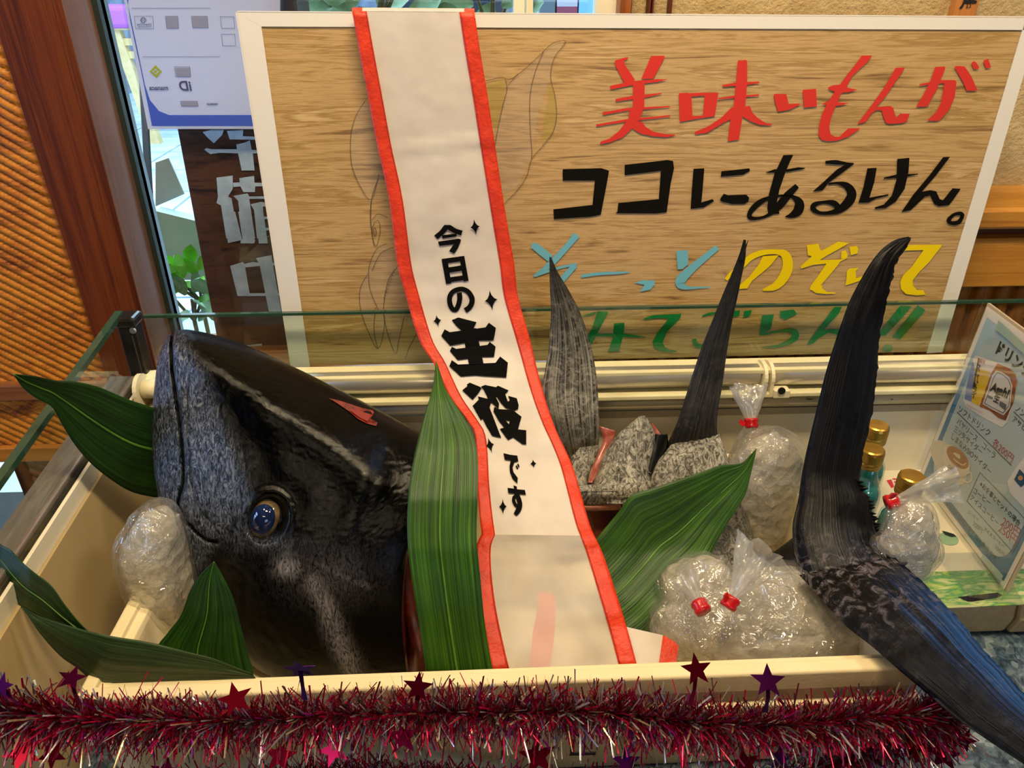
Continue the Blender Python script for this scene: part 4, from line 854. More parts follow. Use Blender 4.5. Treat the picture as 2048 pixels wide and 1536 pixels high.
def headpt(x, y, off=0):
    best = sorted(range(0, nf), key=lambda q: (pix[q][0] - x) ** 2 + (pix[q][1] - y) ** 2)[:4]
    ws = [1 / ((pix[q][0] - x) ** 2 + (pix[q][1] - y) ** 2 + .5) for q in best]
    d = sum(a * pix[q][2] for a, q in zip(ws, best)) / sum(ws); return CAM + ray(x, y).normalized() * (d - off)
# cut face
M_flesh = pm('dark_flesh', '#3a1109', .35, col2='#64261a', sc=60, bs=.3, bsc=90)
e = (NS_ - 1) * NV_; ringp = [vs[e + j] for j in range(NV_)] + [vs[nf + e + j] for j in range(NV_ - 2, 0, -1)]
cc = sum(ringp, V()) / len(ringp) - V((.012, 0, 0)); nr = len(ringp)
mesh('cut_face', ringp + [cc], [(i, (i + 1) % nr, nr) for i in range(nr)], M_flesh, head)
gf = []
for (xa, ya, xb, yb) in ((782, 985, 838, 985), (776, 1040, 842, 1040), (772, 1100, 845, 1100), (776, 1160, 850, 1165), (795, 1210, 856, 1225), (812, 1260, 866, 1280), (822, 1345, 880, 1360)):
    for t in (0, .5, 1): x = xa + (xb - xa) * t; y = ya + (yb - ya) * t; gf.append(atY(x, y, interp(y, [(985, .665), (1100, .625), (1280, .57), (1360, .53)]) - .012 * math.sin(math.pi * t)))
mesh('gill_flesh', gf, [(3 * i + j, 3 * i + j + 1, 3 * i + j + 4, 3 * i + j + 3) for i in range(6) for j in range(2)], M_flesh, head, smooth=True, solid=.006)
# eye
ec = headpt(520, 1000); 
ez = headpt(531, 1037, 0); er = ray(529, 1037).normalized(); R_ = .0215; eo = CAM + er * ((headpt(490, 1075) - CAM).length - .001)
ea = hu.cross(er).normalized(); eb_ = er.cross(ea)
def eyecap(r0, r1, lift, nm, mat, par, cx=529, cy=1037, ax=31, ay=40, n=40, m=8, tilt=.35, dome=.010):
    o_ = CAM + ray(cx, cy).normalized() * ((eo - CAM).length); s = (o_ - CAM).dot(FW) / FPX; vs = []; fs = []
    for i in range(m + 1):
        rr = r0 + (r1 - r0) * i / m
        for t in range(n):
            a = 2 * math.pi * t / n; u, v = rr * ax * s * math.cos(a), rr * ay * s * math.sin(a)
            u, v = u * math.cos(tilt) - v * math.sin(tilt), u * math.sin(tilt) + v * math.cos(tilt)
            vs.append(o_ + RT * u - UP * v - er * (dome * (1 - rr * rr) + lift))
    for i in range(m):
        for t in range(n): fs.append((i * n + t, i * n + (t + 1) % n, (i + 1) * n + (t + 1) % n, (i + 1) * n + t))
    return mesh(nm, vs, fs, mat, par, smooth=True)
eye = eyecap(.02, 1.22, -.003, 'eye', pm('eye_dark', '#050507', .08, coat=.6), head, dome=.009)
eyecap(.55, 1.0, 0, 'iris', pm('eye_ring', '#54452f', .12, col2='#86714f', sc=60, coat=1), eye)
eyecap(.0, .80, .0006, 'pupil', pm('eye_pupil', '#0b1533', .04, col2='#1b2c55', sc=25, coat=1), eye, cx=525, cy=1038, ax=31, ay=38, dome=.012)
# cut on the back of the head
ik = Ink(lambda x, y: headpt(x, y, .0015)).crop(560, 640, 5.12)
ik.P([(500, 800), (575, 815), (690, 850), (820, 895), (950, 925), (962, 950), (925, 1010), (1000, 1050), (985, 1085), (890, 1060), (800, 1015), (700, 930), (590, 855)])
w_ = ik.obj('cut_wound', pm('wound_red', '#4a0a07', .2, col2='#8a2a1e', sc=120, coat=.6), head)
ik = Ink(lambda x, y: headpt(x, y, .003)).crop(560, 640, 5.12); ik.P([(700, 915), (770, 920), (930, 965), (900, 1040), (820, 1000)]); ik.obj('wound_flesh', pm('wound_light', '#7c1f16', .2, coat=.6), w_)

# ================================================================== FINS AND TAIL
def blade(name, st, mat, parent, nl=60, na=14, sharp=.7, flat=.0, wav=0, jag=0, seed=1):
    """lens-section blade: stations (xl,yl,xr,yr,Y,thickness)"""
    P = cr(st, nl); rnd = random.Random(seed); vs = []; uv = []; fs = []
    jit = [rnd.uniform(-1, 1) for _ in range(nl)]
    for side in (1, -1):
        for i, (xl, yl, xr, yr, Y, th) in enumerate(P):
            for j in range(na + 1):
                u = j / na; x = xl + (xr - xl) * u; y = yl + (yr - yl) * u
                if jag and u > .85: x += (jit[i] * .5 + noise.noise(V((i * .21, seed, 0)))) * jag * (u - .85) / .15
                p = atY(x, y, Y); h = th * max(0, (4 * u * (1 - u))) ** sharp
                if wav and side == 1: h += wav * noise.noise(V((u * 14, i * .06, seed)))
                p = p - ray(x, y).normalized() * (h * (1 if side == 1 else -.8)); vs.append(p); uv.append((u, i / nl))
    n1 = na + 1; b0 = nl * n1
    for i in range(nl - 1):
        for j in range(na):
            a = i * n1 + j; fs.append((a, a + 1, a + n1 + 1, a + n1)); b = b0 + a; fs.append((b, b + n1, b + n1 + 1, b + 1))
        for j in (0, na):
            a = i * n1 + j; fs.append((a, a + n1, b0 + a + n1, b0 + a))
    for i in (0, nl - 1):
        for j in range(na): a = i * n1 + j; fs.append((a, b0 + a, b0 + a + 1, a + 1))
    return mesh(name, vs, fs, mat, parent, smooth=True, uv=uv)
def ray_mat(name, stops, nray, rough=.35, bs=.5, mott=.5, base=.0, spec=.5, mc='#8b857c', uvs=5.0, m0=.5, m1=.66, tip=None):
    m, k = newm(name); t = k.n('ShaderNodeTexCoord'); mp = k.n('ShaderNodeMapping'); mp.inputs['Scale'].default_value = (nray, uvs, 1); k.l(t.outputs['UV'], mp.inputs[0])
    a = noise_n(k, mp.outputs[0], 1, 3, .6, .3); vo = coords(k, 'Object'); n2 = noise_n(k, vo, 70, 6, .75, 1.5)
    c = ramp(k, a, stops); f = ramp(k, n2, [(m0, (0, 0, 0, 1)), (m1, (mott, mott, mott, 1))])
    cc_ = mixc(k, f, c, mc)
    if tip:
        ux = k.n('ShaderNodeSeparateXYZ'); k.l(t.outputs['UV'], ux.inputs[0]); cc_ = mixc(k, ramp(k, ux.outputs[1], [(tip[0], (.82, .82, .82, 1)), (tip[1], (0, 0, 0, 1))]), cc_, '#0b0a09')
    k.l(cc_, k.b.inputs['Base Color']); k.b.inputs['Roughness'].default_value = rough; k.b.inputs['Specular IOR Level'].default_value = spec
    ad = k.n('ShaderNodeMath', operation='MULTIPLY_ADD'); k.l(n2, ad.inputs[0]); ad.inputs[1].default_value = .5; k.l(a, ad.inputs[2])
    bump(k, ad.outputs[0], bs, .004); return m
M_tail = ray_mat('tail_skin', [(.3, '#020202'), (.55, '#07070a'), (.75, '#15171f')], 34, .28, .4, .04, mc='#4a4650', uvs=1.2, spec=.22)
M_tail2, kt = newm('tail_blue_sheen'); tt = kt.n('ShaderNodeTexCoord'); mt = kt.n('ShaderNodeMapping'); mt.inputs['Scale'].default_value = (30, 1.2, 1); kt.l(tt.outputs['UV'], mt.inputs[0])
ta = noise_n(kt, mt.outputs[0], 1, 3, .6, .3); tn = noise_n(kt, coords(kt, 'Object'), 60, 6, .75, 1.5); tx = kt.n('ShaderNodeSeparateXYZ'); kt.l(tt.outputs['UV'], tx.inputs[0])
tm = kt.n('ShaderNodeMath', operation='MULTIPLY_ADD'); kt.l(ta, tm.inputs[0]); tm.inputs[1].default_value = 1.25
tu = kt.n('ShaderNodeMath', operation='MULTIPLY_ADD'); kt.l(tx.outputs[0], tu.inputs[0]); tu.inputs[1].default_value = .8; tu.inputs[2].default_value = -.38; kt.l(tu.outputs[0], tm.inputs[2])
tc_ = ramp(kt, tm.outputs[0], [(.48, '#030304'), (.70, '#060d1a'), (.88, '#122e58'), (1.0, '#1d4883')])  # navy across the lobe: own blue skin plus painted sky sheen
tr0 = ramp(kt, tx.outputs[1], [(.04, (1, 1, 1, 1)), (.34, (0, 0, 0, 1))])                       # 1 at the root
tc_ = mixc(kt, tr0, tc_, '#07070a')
def scuff(k, root, n, base, lo=.50, hi=.66):
    m = k.n('ShaderNodeMath', operation='MULTIPLY'); k.l(root, m.inputs[0]); k.l(ramp(k, n, [(lo, (0, 0, 0, 1)), (hi, (.75, .75, .75, 1))]), m.inputs[1]); return mixc(k, m.outputs[0], base, '#8a828a')
tc_ = scuff(kt, tr0, tn, tc_)
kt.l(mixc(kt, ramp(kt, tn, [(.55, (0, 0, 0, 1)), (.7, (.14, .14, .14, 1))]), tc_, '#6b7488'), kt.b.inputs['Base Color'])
km_ = N(M_tail); src = km_.b.inputs['Base Color'].links[0].from_socket; t_ = km_.n('ShaderNodeTexCoord'); sx_ = km_.n('ShaderNodeSeparateXYZ'); km_.l(t_.outputs['UV'], sx_.inputs[0])
km_.l(scuff(km_, ramp(km_, sx_.outputs[1], [(.86, (0, 0, 0, 1)), (1.0, (.9, .9, .9, 1))]), noise_n(km_, coords(km_, 'Object'), 60, 6, .75, 1.5), src), km_.b.inputs['Base Color']); kt.b.inputs['Roughness'].default_value = .32; kt.b.inputs['Specular IOR Level'].default_value = .25; kt.b.inputs['Metallic'].default_value = .15
tq = kt.n('ShaderNodeMath', operation='MULTIPLY_ADD'); kt.l(tn, tq.inputs[0]); tq.inputs[1].default_value = .5; kt.l(ta, tq.inputs[2]); bump(kt, tq.outputs[0], .6, .004)
tail = thing('tuna_tail', 'blue-black forked tuna tail rising from the ice and reaching over the box corner', 'tuna tail', atY(1600, 1150, .62))
TU = [(1816, 473, 1824, 476, .775, .0004), (1790, 480, 1812, 498, .771, .001), (1765, 497, 1797, 518, .767, .002), (1742, 525, 1789, 538, .762, .003), (1722, 558, 1783, 565, .757, .0035), (1700, 600, 1772, 608, .75, .0045), (1685, 640, 1763, 655, .742, .005), (1668, 690, 1757, 710, .734, .006), (1650, 750, 1752, 770, .722, .007), (1634, 815, 1742, 840, .708, .009), (1618, 880, 1727, 905, .693, .011), (1605, 940, 1720, 960, .678, .014), (1596, 1000, 1738, 1000, .660, .018), (1585, 1050, 1752, 1050, .642, .022), (1588, 1100, 1765, 1085, .622, .024), (1598, 1150, 1790, 1115, .600, .024)]
TLW = [(1598, 1150, 1790, 1115, .600, .024), (1640, 1195, 1832, 1152, .57, .022), (1690, 1250, 1880, 1198, .538, .018), (1745, 1294, 1925, 1247, .503, .015), (1800, 1342, 1965, 1297, .467, .013), (1860, 1392, 2005, 1338, .438, .012), (1920, 1442, 2048, 1388, .412, .011), (1985, 1487, 2098, 1437, .392, .010), (2060, 1537, 2150, 1500, .376, .008), (2140, 1592, 2180, 1570, .365, .003)]
def tailcols(st, o):
    pass
blade('tail_lobe', TU, M_tail, tail, 110, 16, .6, jag=3.5, seed=4, wav=.0015)
TLW = [(a, b, c, d, atZ((a + c) / 2, (b + d) / 2, interp(i, [(0, .956), (2, .968), (4, .974), (9, .985)])).y, t * .85) for i, (a, b, c, d, y_, t) in enumerate(TLW)]
TU[-1] = TLW[0]
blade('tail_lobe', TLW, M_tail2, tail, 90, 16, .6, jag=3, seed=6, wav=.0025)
pa, pb = atY(1655, 1105, .628), atY(1525, 1172, .640)
d_ = pb - pa
mb = MB(); mb.tube([pa, pa + d_ * .3, pa + d_ * .55, pa + d_ * .8, pb], [.034, .031, .028, .026, .022], 20); ped = mb.obj('tail_stalk', pm('stalk_skin', '#0a0806', .35, col2='#241b14', sc=40, bs=.5, bsc=80), tail, smooth=True)
# mottled pale scuffs at the root
ik = Ink(lambda x, y: atY(x, y, interp(y, [(1000, .66), (1100, .616), (1250, .56)])) - ray(x, y).normalized() * .0)
# finlets and ragged trailing edge
sf = MB(); rnd = random.Random(3)
for i in range(26):
    t = i / 25; x = interp(t, [(0, 1722), (.15, 1734), (.5, 1755), (1, 1800)]); y = interp(t, [(0, 965), (.15, 995), (.5, 1060), (1, 1120)]); Y = interp(y, [(965, .672), (1060, .636), (1120, .598)])
    a = atY(x - 8, y - 4, Y); b = atY(x + rnd.uniform(4, 12), y + rnd.uniform(-4, 3), Y); c = atY(x - 8, y + 4, Y); sf.prism([a, b, c], (0, .002, 0))
sf.obj('ragged_edge', M_tail, tail)
sp_ = MB().prism([atY(x, y, .585) - ray(x, y).normalized() * .0 for x, y in ((1775, 1112), (1800, 1128), (1816, 1126), (1806, 1136), (1780, 1134))], (0, .004, 0)); sp_.obj('finlet', M_tail, tail)

# collar pieces with pectoral fins
M_fin = ray_mat('fin_grey', [(.34, '#12110e'), (.46, '#45423b'), (.58, '#8b877b'), (.72, '#b5b1a4')], 30, .36, 1.0, .6, mc='#c4c0b0', uvs=1.2, m0=.46, m1=.64, tip=(.12, .62))
M_find = ray_mat('fin_dark', [(.35, '#060505'), (.52, '#1c1916'), (.66, '#5c564e'), (.78, '#7d776c')], 26, .38, 1.0, .3, mc='#77716a', uvs=1.2, tip=(.3, 1.0))
M_sil, ks2 = newm('collar_skin')
v_ = coords(ks2, 'Object', (1, .8, .5)); a_ = noise_n(ks2, v_, 130, 6, .8, 2.0); b_ = noise_n(ks2, coords(ks2, 'Object'), 18, 3)
c_ = ramp(ks2, a_, [(.36, '#14130f'), (.45, '#5c594f'), (.54, '#aeaa9c'), (.68, '#e2dfd2')])
ks2.l(mixc(ks2, ramp(ks2, b_, [(.4, (0, 0, 0, 1)), (.65, (.55, .55, .55, 1))]), c_, '#3b3830'), ks2.b.inputs['Base Color']); ks2.b.inputs['Roughness'].default_value = .32; ks2.b.inputs['Metallic'].default_value = .1; bump(ks2, a_, .7, .003)
M_pink = pm('pale_flesh', '#b87464', .3, col2='#8f3f35', sc=70, bs=.3, bsc=120, coat=.4)
col = thing('tuna_collar', 'silver-grey tuna collar pieces with two upright fins, behind the slanting leaf', 'tuna collar', atY(1330, 1040, .70))
blade('pectoral_fin', [(1099, 513, 1103, 516, .822, .0004), (1099, 540, 1116, 545, .820, .001), (1100, 580, 1137, 580, .817, .002), (1102, 620, 1158, 620, .814, .003), (1100, 660, 1173, 660, .810, .004), (1097, 700, 1184, 700, .806, .005), (1090, 740, 1192, 745, .801, .006), (1085, 780, 1196, 790, .796, .007), (1092, 830, 1198, 840, .788, .010), (1105, 880, 1198, 880, .790, .010), (1125, 935, 1192, 915, .800, .006)], M_fin, col, 60, 24, .6, wav=.0014, seed=2)
rf = blade('pectoral_fin', [(1487, 479, 1492, 480, .812, .0004), (1478, 510, 1491, 515, .810, .0008), (1464, 545, 1483, 555, .806, .0015), (1445, 590, 1474, 600, .800, .002), (1425, 640, 1463, 650, .794, .003), (1405, 690, 1453, 710, .786, .004), (1388, 740, 1445, 770, .778, .005), (1372, 790, 1436, 820, .768, .007), (1352, 850, 1434, 860, .762, .010), (1328, 900, 1440, 892, .765, .010), (1303, 960, 1446, 940, .785, .005)], M_find, col, 60, 24, .6, wav=.0012, seed=3)
MB().prism([atY(x, y, .806) for x, y in ((1478, 520), (1497, 480), (1486, 520))], (0, .001, 0)).obj('fin_tip', M_find, rf)
blade('collar_piece', [(1278, 832, 1290, 831, .772, .003), (1262, 846, 1306, 856, .768, .010), (1238, 866, 1313, 886, .762, .016), (1212, 900, 1306, 920, .753, .020), (1196, 940, 1304, 955, .742, .024), (1186, 975, 1310, 985, .730, .026), (1180, 1005, 1312, 1010, .722, .024)], M_sil, col, 40, 18, .5, wav=.002, seed=5)
blade('collar_piece', [(1160, 895, 1200, 890, .776, .006), (1135, 925, 1196, 915, .766, .012), (1125, 960, 1185, 945, .754, .016), (1120, 1000, 1184, 990, .74, .018)], M_sil, col, 24, 14, .5, wav=.002, seed=7)
blade('collar_piece', [(1130, 968, 1122, 1012, .708, .006), (1160, 970, 1156, 1014, .712, .012), (1200, 968, 1200, 1012, .715, .014), (1250, 966, 1256, 1014, .715, .014), (1300, 962, 1320, 1010, .712, .010)], M_sil, col, 30, 12, .5, wav=.003, seed=9)
blade('collar_piece', [(1345, 885, 1442, 868, .762, .006), (1330, 905, 1446, 890, .752, .012), (1303, 940, 1462, 930, .742, .020), (1296, 985, 1480, 975, .730, .026), (1320, 1030, 1496, 1030, .717, .030), (1370, 1080, 1506, 1085, .697, .030), (1400, 1130, 1510, 1135, .675, .028), (1420, 1190, 1506, 1190, .648, .022)], M_sil, col, 50, 20, .5, wav=.002, seed=11)
blade('flesh_edge', [(1198, 852, 1232, 862, .778, .004), (1206, 880, 1228, 888, .772, .006), (1196, 905, 1220, 905, .762, .006), (1184, 935, 1205, 930, .749, .006), (1176, 965, 1184, 966, .735, .003)], M_pink, col, 24, 8, .5, wav=.003, seed=13)
blade('flesh_edge', [(1302, 848, 1306, 846, .775, .002), (1306, 866, 1325, 870, .772, .004), (1312, 890, 1334, 880, .768, .004)], M_pink, col, 16, 6, .5, seed=14)
blade('black_gap', [(1310, 868, 1336, 868, .764, .004), (1300, 900, 1334, 905, .756, .006), (1294, 945, 1310, 950, .738, .004)], pm('collar_black', '#0b0b0d', .3), col, 20, 8, .5, seed=15)
blade('cavity_flesh', [(1158, 1006, 1290, 1004, .735, .004), (1168, 1030, 1280, 1030, .73, .004), (1180, 1060, 1270, 1060, .722, .004), (1190, 1110, 1260, 1110, .71, .004)], pm('cavity_red', '#3a0f0a', .35, col2='#6b2a1c', sc=30), col, 20, 8, .5, seed=16)
blade('flesh_rim', [(1150, 1010, 1152, 1022, .705, .003), (1190, 1010, 1192, 1022, .71, .004), (1240, 1006, 1244, 1020, .712, .004)], pm('rim_pink', '#8a5340', .35, col2='#a9735c', sc=60), col, 20, 6, .5, seed=17)

# ================================================================== LEAVES
def leaf_mat(name, cols, nr=30):
    m, k = newm(name); t = k.n('ShaderNodeTexCoord'); mp = k.n('ShaderNodeMapping'); mp.inputs['Scale'].default_value = (nr, 1.1, 1); k.l(t.outputs['UV'], mp.inputs[0])
    a = noise_n(k, mp.outputs[0], 1, 4, .6, .4); b = noise_n(k, coords(k, 'Object'), 14, 2)
    c = ramp(k, a, [(.3, cols[0]), (.5, cols[1]), (.72, cols[2])]); k.l(mixc(k, ramp(k, b, [(.35, (0, 0, 0, 1)), (.7, (.5, .5, .5, 1))]), c, cols[0]), k.b.inputs['Base Color'])
    k.b.inputs['Roughness'].default_value = .44; k.b.inputs['Specular IOR Level'].default_value = .35
    mp2 = k.n('ShaderNodeMapping'); mp2.inputs['Scale'].default_value = (nr * 2.2, .6, 1); k.l(t.outputs['UV'], mp2.inputs[0]); bump(k, noise_n(k, mp2.outputs[0], 1, 2), .35, .0025)
    return m
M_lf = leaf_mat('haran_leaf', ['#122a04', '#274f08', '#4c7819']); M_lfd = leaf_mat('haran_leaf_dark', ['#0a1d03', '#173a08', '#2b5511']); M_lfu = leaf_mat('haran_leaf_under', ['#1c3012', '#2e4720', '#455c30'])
M_rib = pm('leaf_rib', '#55802b', .4, col2='#436c20', sc=30)
def leafblade(name, Ls, Rs, Yf, mat, parent, nl=50, na=16, rib=.5, bow=.006, ribw=.0016, bulge=0, rip=.0012, ribmat=None):
    L, R = by_len(cr(Ls, 150), nl), by_len(cr(Rs, 150), nl); vs = []; uv = []; rp = []
    pt = lambda x, y, o: atY(x, y, Yf(x, y)) - ray(x, y).normalized() * o
    for i in range(nl):
        wpx = math.dist(L[i], R[i])
        for j in range(na + 1):
            u = j / na; x = L[i][0] + (R[i][0] - L[i][0]) * u; y = L[i][1] + (R[i][1] - L[i][1]) * u
            o = -bow * (1 - abs(u - rib) / max(rib, 1 - rib)) * min(1, wpx / 90) + bulge * math.sin(math.pi * u) + rip * noise.noise(V((u * 5, i * .12, 3)))
            o += rip * .5 * math.sin(u * 38)
            vs.append(pt(x, y, o)); uv.append((u, i / nl))
        x = L[i][0] + (R[i][0] - L[i][0]) * rib; y = L[i][1] + (R[i][1] - L[i][1]) * rib; rp.append((x, y, -bow * min(1, wpx / 90) + bulge * math.sin(math.pi * rib)))
    fs = [(i * (na + 1) + j, i * (na + 1) + j + 1, (i + 1) * (na + 1) + j + 1, (i + 1) * (na + 1) + j) for i in range(nl - 1) for j in range(na)]
    o = mesh(name, vs, fs, mat, parent, smooth=True, uv=uv, solid=.0006)
    if ribw:
        MB().tube([pt(x, y, q + .0008) for x, y, q in rp], [ribw * (.35 + .65 * i / nl) for i in range(nl)], 6).obj('midrib', ribmat or M_rib, o, smooth=True)
    return o
def leafthing(label, base): return thing('aspidistra_leaf', label, 'leaf', base, 'broad green leaves around the tuna')
a_ = leafthing('broad dark green leaf pointing left across the side glass, behind the tuna jaw', atY(300, 900, .72))
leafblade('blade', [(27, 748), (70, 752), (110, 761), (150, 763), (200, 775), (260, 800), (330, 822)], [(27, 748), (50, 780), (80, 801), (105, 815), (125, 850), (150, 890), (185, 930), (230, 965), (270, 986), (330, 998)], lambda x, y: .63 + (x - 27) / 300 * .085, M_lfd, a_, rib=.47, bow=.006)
b_l = leafthing('long leaf lying along the front left corner, folded with its tip out of frame', atY(400, 1360, .495))
leafblade('blade', [(505, 1348), (430, 1318), (380, 1305), (300, 1285), (215, 1271), (150, 1255), (80, 1233), (44, 1214)], [(512, 1357), (400, 1364), (300, 1372), (212, 1374), (180, 1357), (155, 1336), (120, 1311), (80, 1266), (44, 1214)], lambda x, y: interp(x, [(44, .508), (130, .490), (200, .480), (512, .478)]), M_lfu, b_l, rib=.5, bow=-.006, ribw=0)
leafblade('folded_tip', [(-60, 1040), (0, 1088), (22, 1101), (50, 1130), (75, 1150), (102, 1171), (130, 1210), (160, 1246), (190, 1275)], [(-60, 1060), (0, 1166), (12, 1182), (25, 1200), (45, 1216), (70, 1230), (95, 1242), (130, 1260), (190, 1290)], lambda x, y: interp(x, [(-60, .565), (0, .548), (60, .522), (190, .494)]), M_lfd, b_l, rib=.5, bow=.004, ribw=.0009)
c_l = leafthing('pointed green leaf standing in front of the tuna head, left of its eye', atY(420, 1360, .50))
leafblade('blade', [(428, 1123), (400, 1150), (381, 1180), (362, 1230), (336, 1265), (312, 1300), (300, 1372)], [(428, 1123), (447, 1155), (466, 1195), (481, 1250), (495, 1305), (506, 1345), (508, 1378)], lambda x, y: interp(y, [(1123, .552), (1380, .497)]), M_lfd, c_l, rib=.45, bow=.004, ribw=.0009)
d_l = leafthing('tallest green leaf standing between the tuna head and the sash', atY(910, 1345, .492))
leafblade('blade', [(872, 722), (868, 760), (860, 795), (846, 840), (831, 900), (820, 960), (815, 1020), (815, 1080), (821, 1140), (830, 1200), (840, 1260), (852, 1348)], [(872, 722), (881, 748), (890, 775), (905, 800), (925, 830), (941, 858), (952, 888), (956, 930), (955, 1000), (953, 1060), (955, 1100), (960, 1150), (970, 1250), (986, 1345)], lambda x, y: interp(y, [(720, .715), (800, .665), (900, .615), (1000, .573), (1100, .542), (1200, .52), (1345, .491)]), M_lf, d_l, nl=70, rib=.47, bow=.008, ribw=.0014, rip=.0016)
e_l = leafthing('green leaf slanting up to the right in front of the collar pieces', atY(1240, 1240, .585))
leafblade('blade', [(1513, 897), (1495, 916), (1480, 927), (1440, 931), (1400, 945), (1340, 965), (1300, 978), (1262, 990), (1240, 1020), (1215, 1050), (1185, 1085)], [(1513, 897), (1505, 932), (1492, 985), (1472, 1020), (1440, 1072), (1410, 1130), (1380, 1172), (1345, 1213), (1310, 1250), (1290, 1270), (1262, 1290)], lambda x, y: interp(y, [(897, .690), (1000, .668), (1050, .658), (1100, .643), (1200, .597), (1290, .565)]), M_lf, e_l, nl=60, rib=.53, bow=.008, ribw=.0014, rip=.0018)
# ================================================================== ICE BAGS
M_ice, ki = newm('ice')
vi = coords(ki, 'Object'); vr = ki.n('ShaderNodeTexVoronoi', feature='F1'); vr.inputs['Scale'].default_value = 62; ki.l(vi, vr.inputs['Vector'])
vr2 = ki.n('ShaderNodeTexVoronoi', feature='DISTANCE_TO_EDGE'); vr2.inputs['Scale'].default_value = 62; ki.l(vi, vr2.inputs['Vector'])
ki.l(ramp(ki, noise_n(ki, vi, 26, 3), [(.35, '#d4ccb8'), (.65, '#f2ede2')]), ki.b.inputs['Base Color'])
ki.b.inputs['Roughness'].default_value = .12; ki.b.inputs['Transmission Weight'].default_value = .48; ki.b.inputs['IOR'].default_value = 1.31
ki.b.inputs['Subsurface Weight'].default_value = .35; ki.b.inputs['Subsurface Radius'].default_value = (.025, .024, .020)
sm = ki.n('ShaderNodeMath', operation='MULTIPLY_ADD'); ki.l(noise_n(ki, vi, 90, 5, .7, 1.5), sm.inputs[0]); sm.inputs[1].default_value = .5; ki.l(vr.outputs['Distance'], sm.inputs[2])
bump(ki, sm.outputs[0], 1.0, .008)
M_bag = clear_film('bag_film', (.98, .98, .97, 1), .12, .10, 34, 1.0, .0, .012)
M_bagtop = clear_film('bag_top_film', (.95, .95, .93, 1), .10, .16, 28, .8, .02, .010)
def frosty(m, f):
    k = N.__new__(N); k.t = m.node_tree; o = k.t.nodes['Material Output']; src = o.inputs[0].links[0].from_socket
    d = k.t.nodes.new('ShaderNodeBsdfDiffuse'); d.inputs[0].default_value = (.85, .85, .82, 1); t = k.t.nodes.new('ShaderNodeBsdfTranslucent'); t.inputs[0].default_value = (.85, .85, .82, 1)
    a = k.t.nodes.new('ShaderNodeMixShader'); a.inputs[0].default_value = .5; q = k.t.nodes.new('ShaderNodeMixShader'); q.inputs[0].default_value = f
    k.t.links.new(d.outputs[0], a.inputs[1]); k.t.links.new(t.outputs[0], a.inputs[2]); k.t.links.new(src, q.inputs[1]); k.t.links.new(a.outputs[0], q.inputs[2]); k.t.links.new(q.outputs[0], o.inputs[0])
frosty(M_bagtop, .30); frosty(M_bag, .09)
M_tie = pm('red_tie', '#c3121a', .3, col2='#a00c12', sc=90, coat=.4)
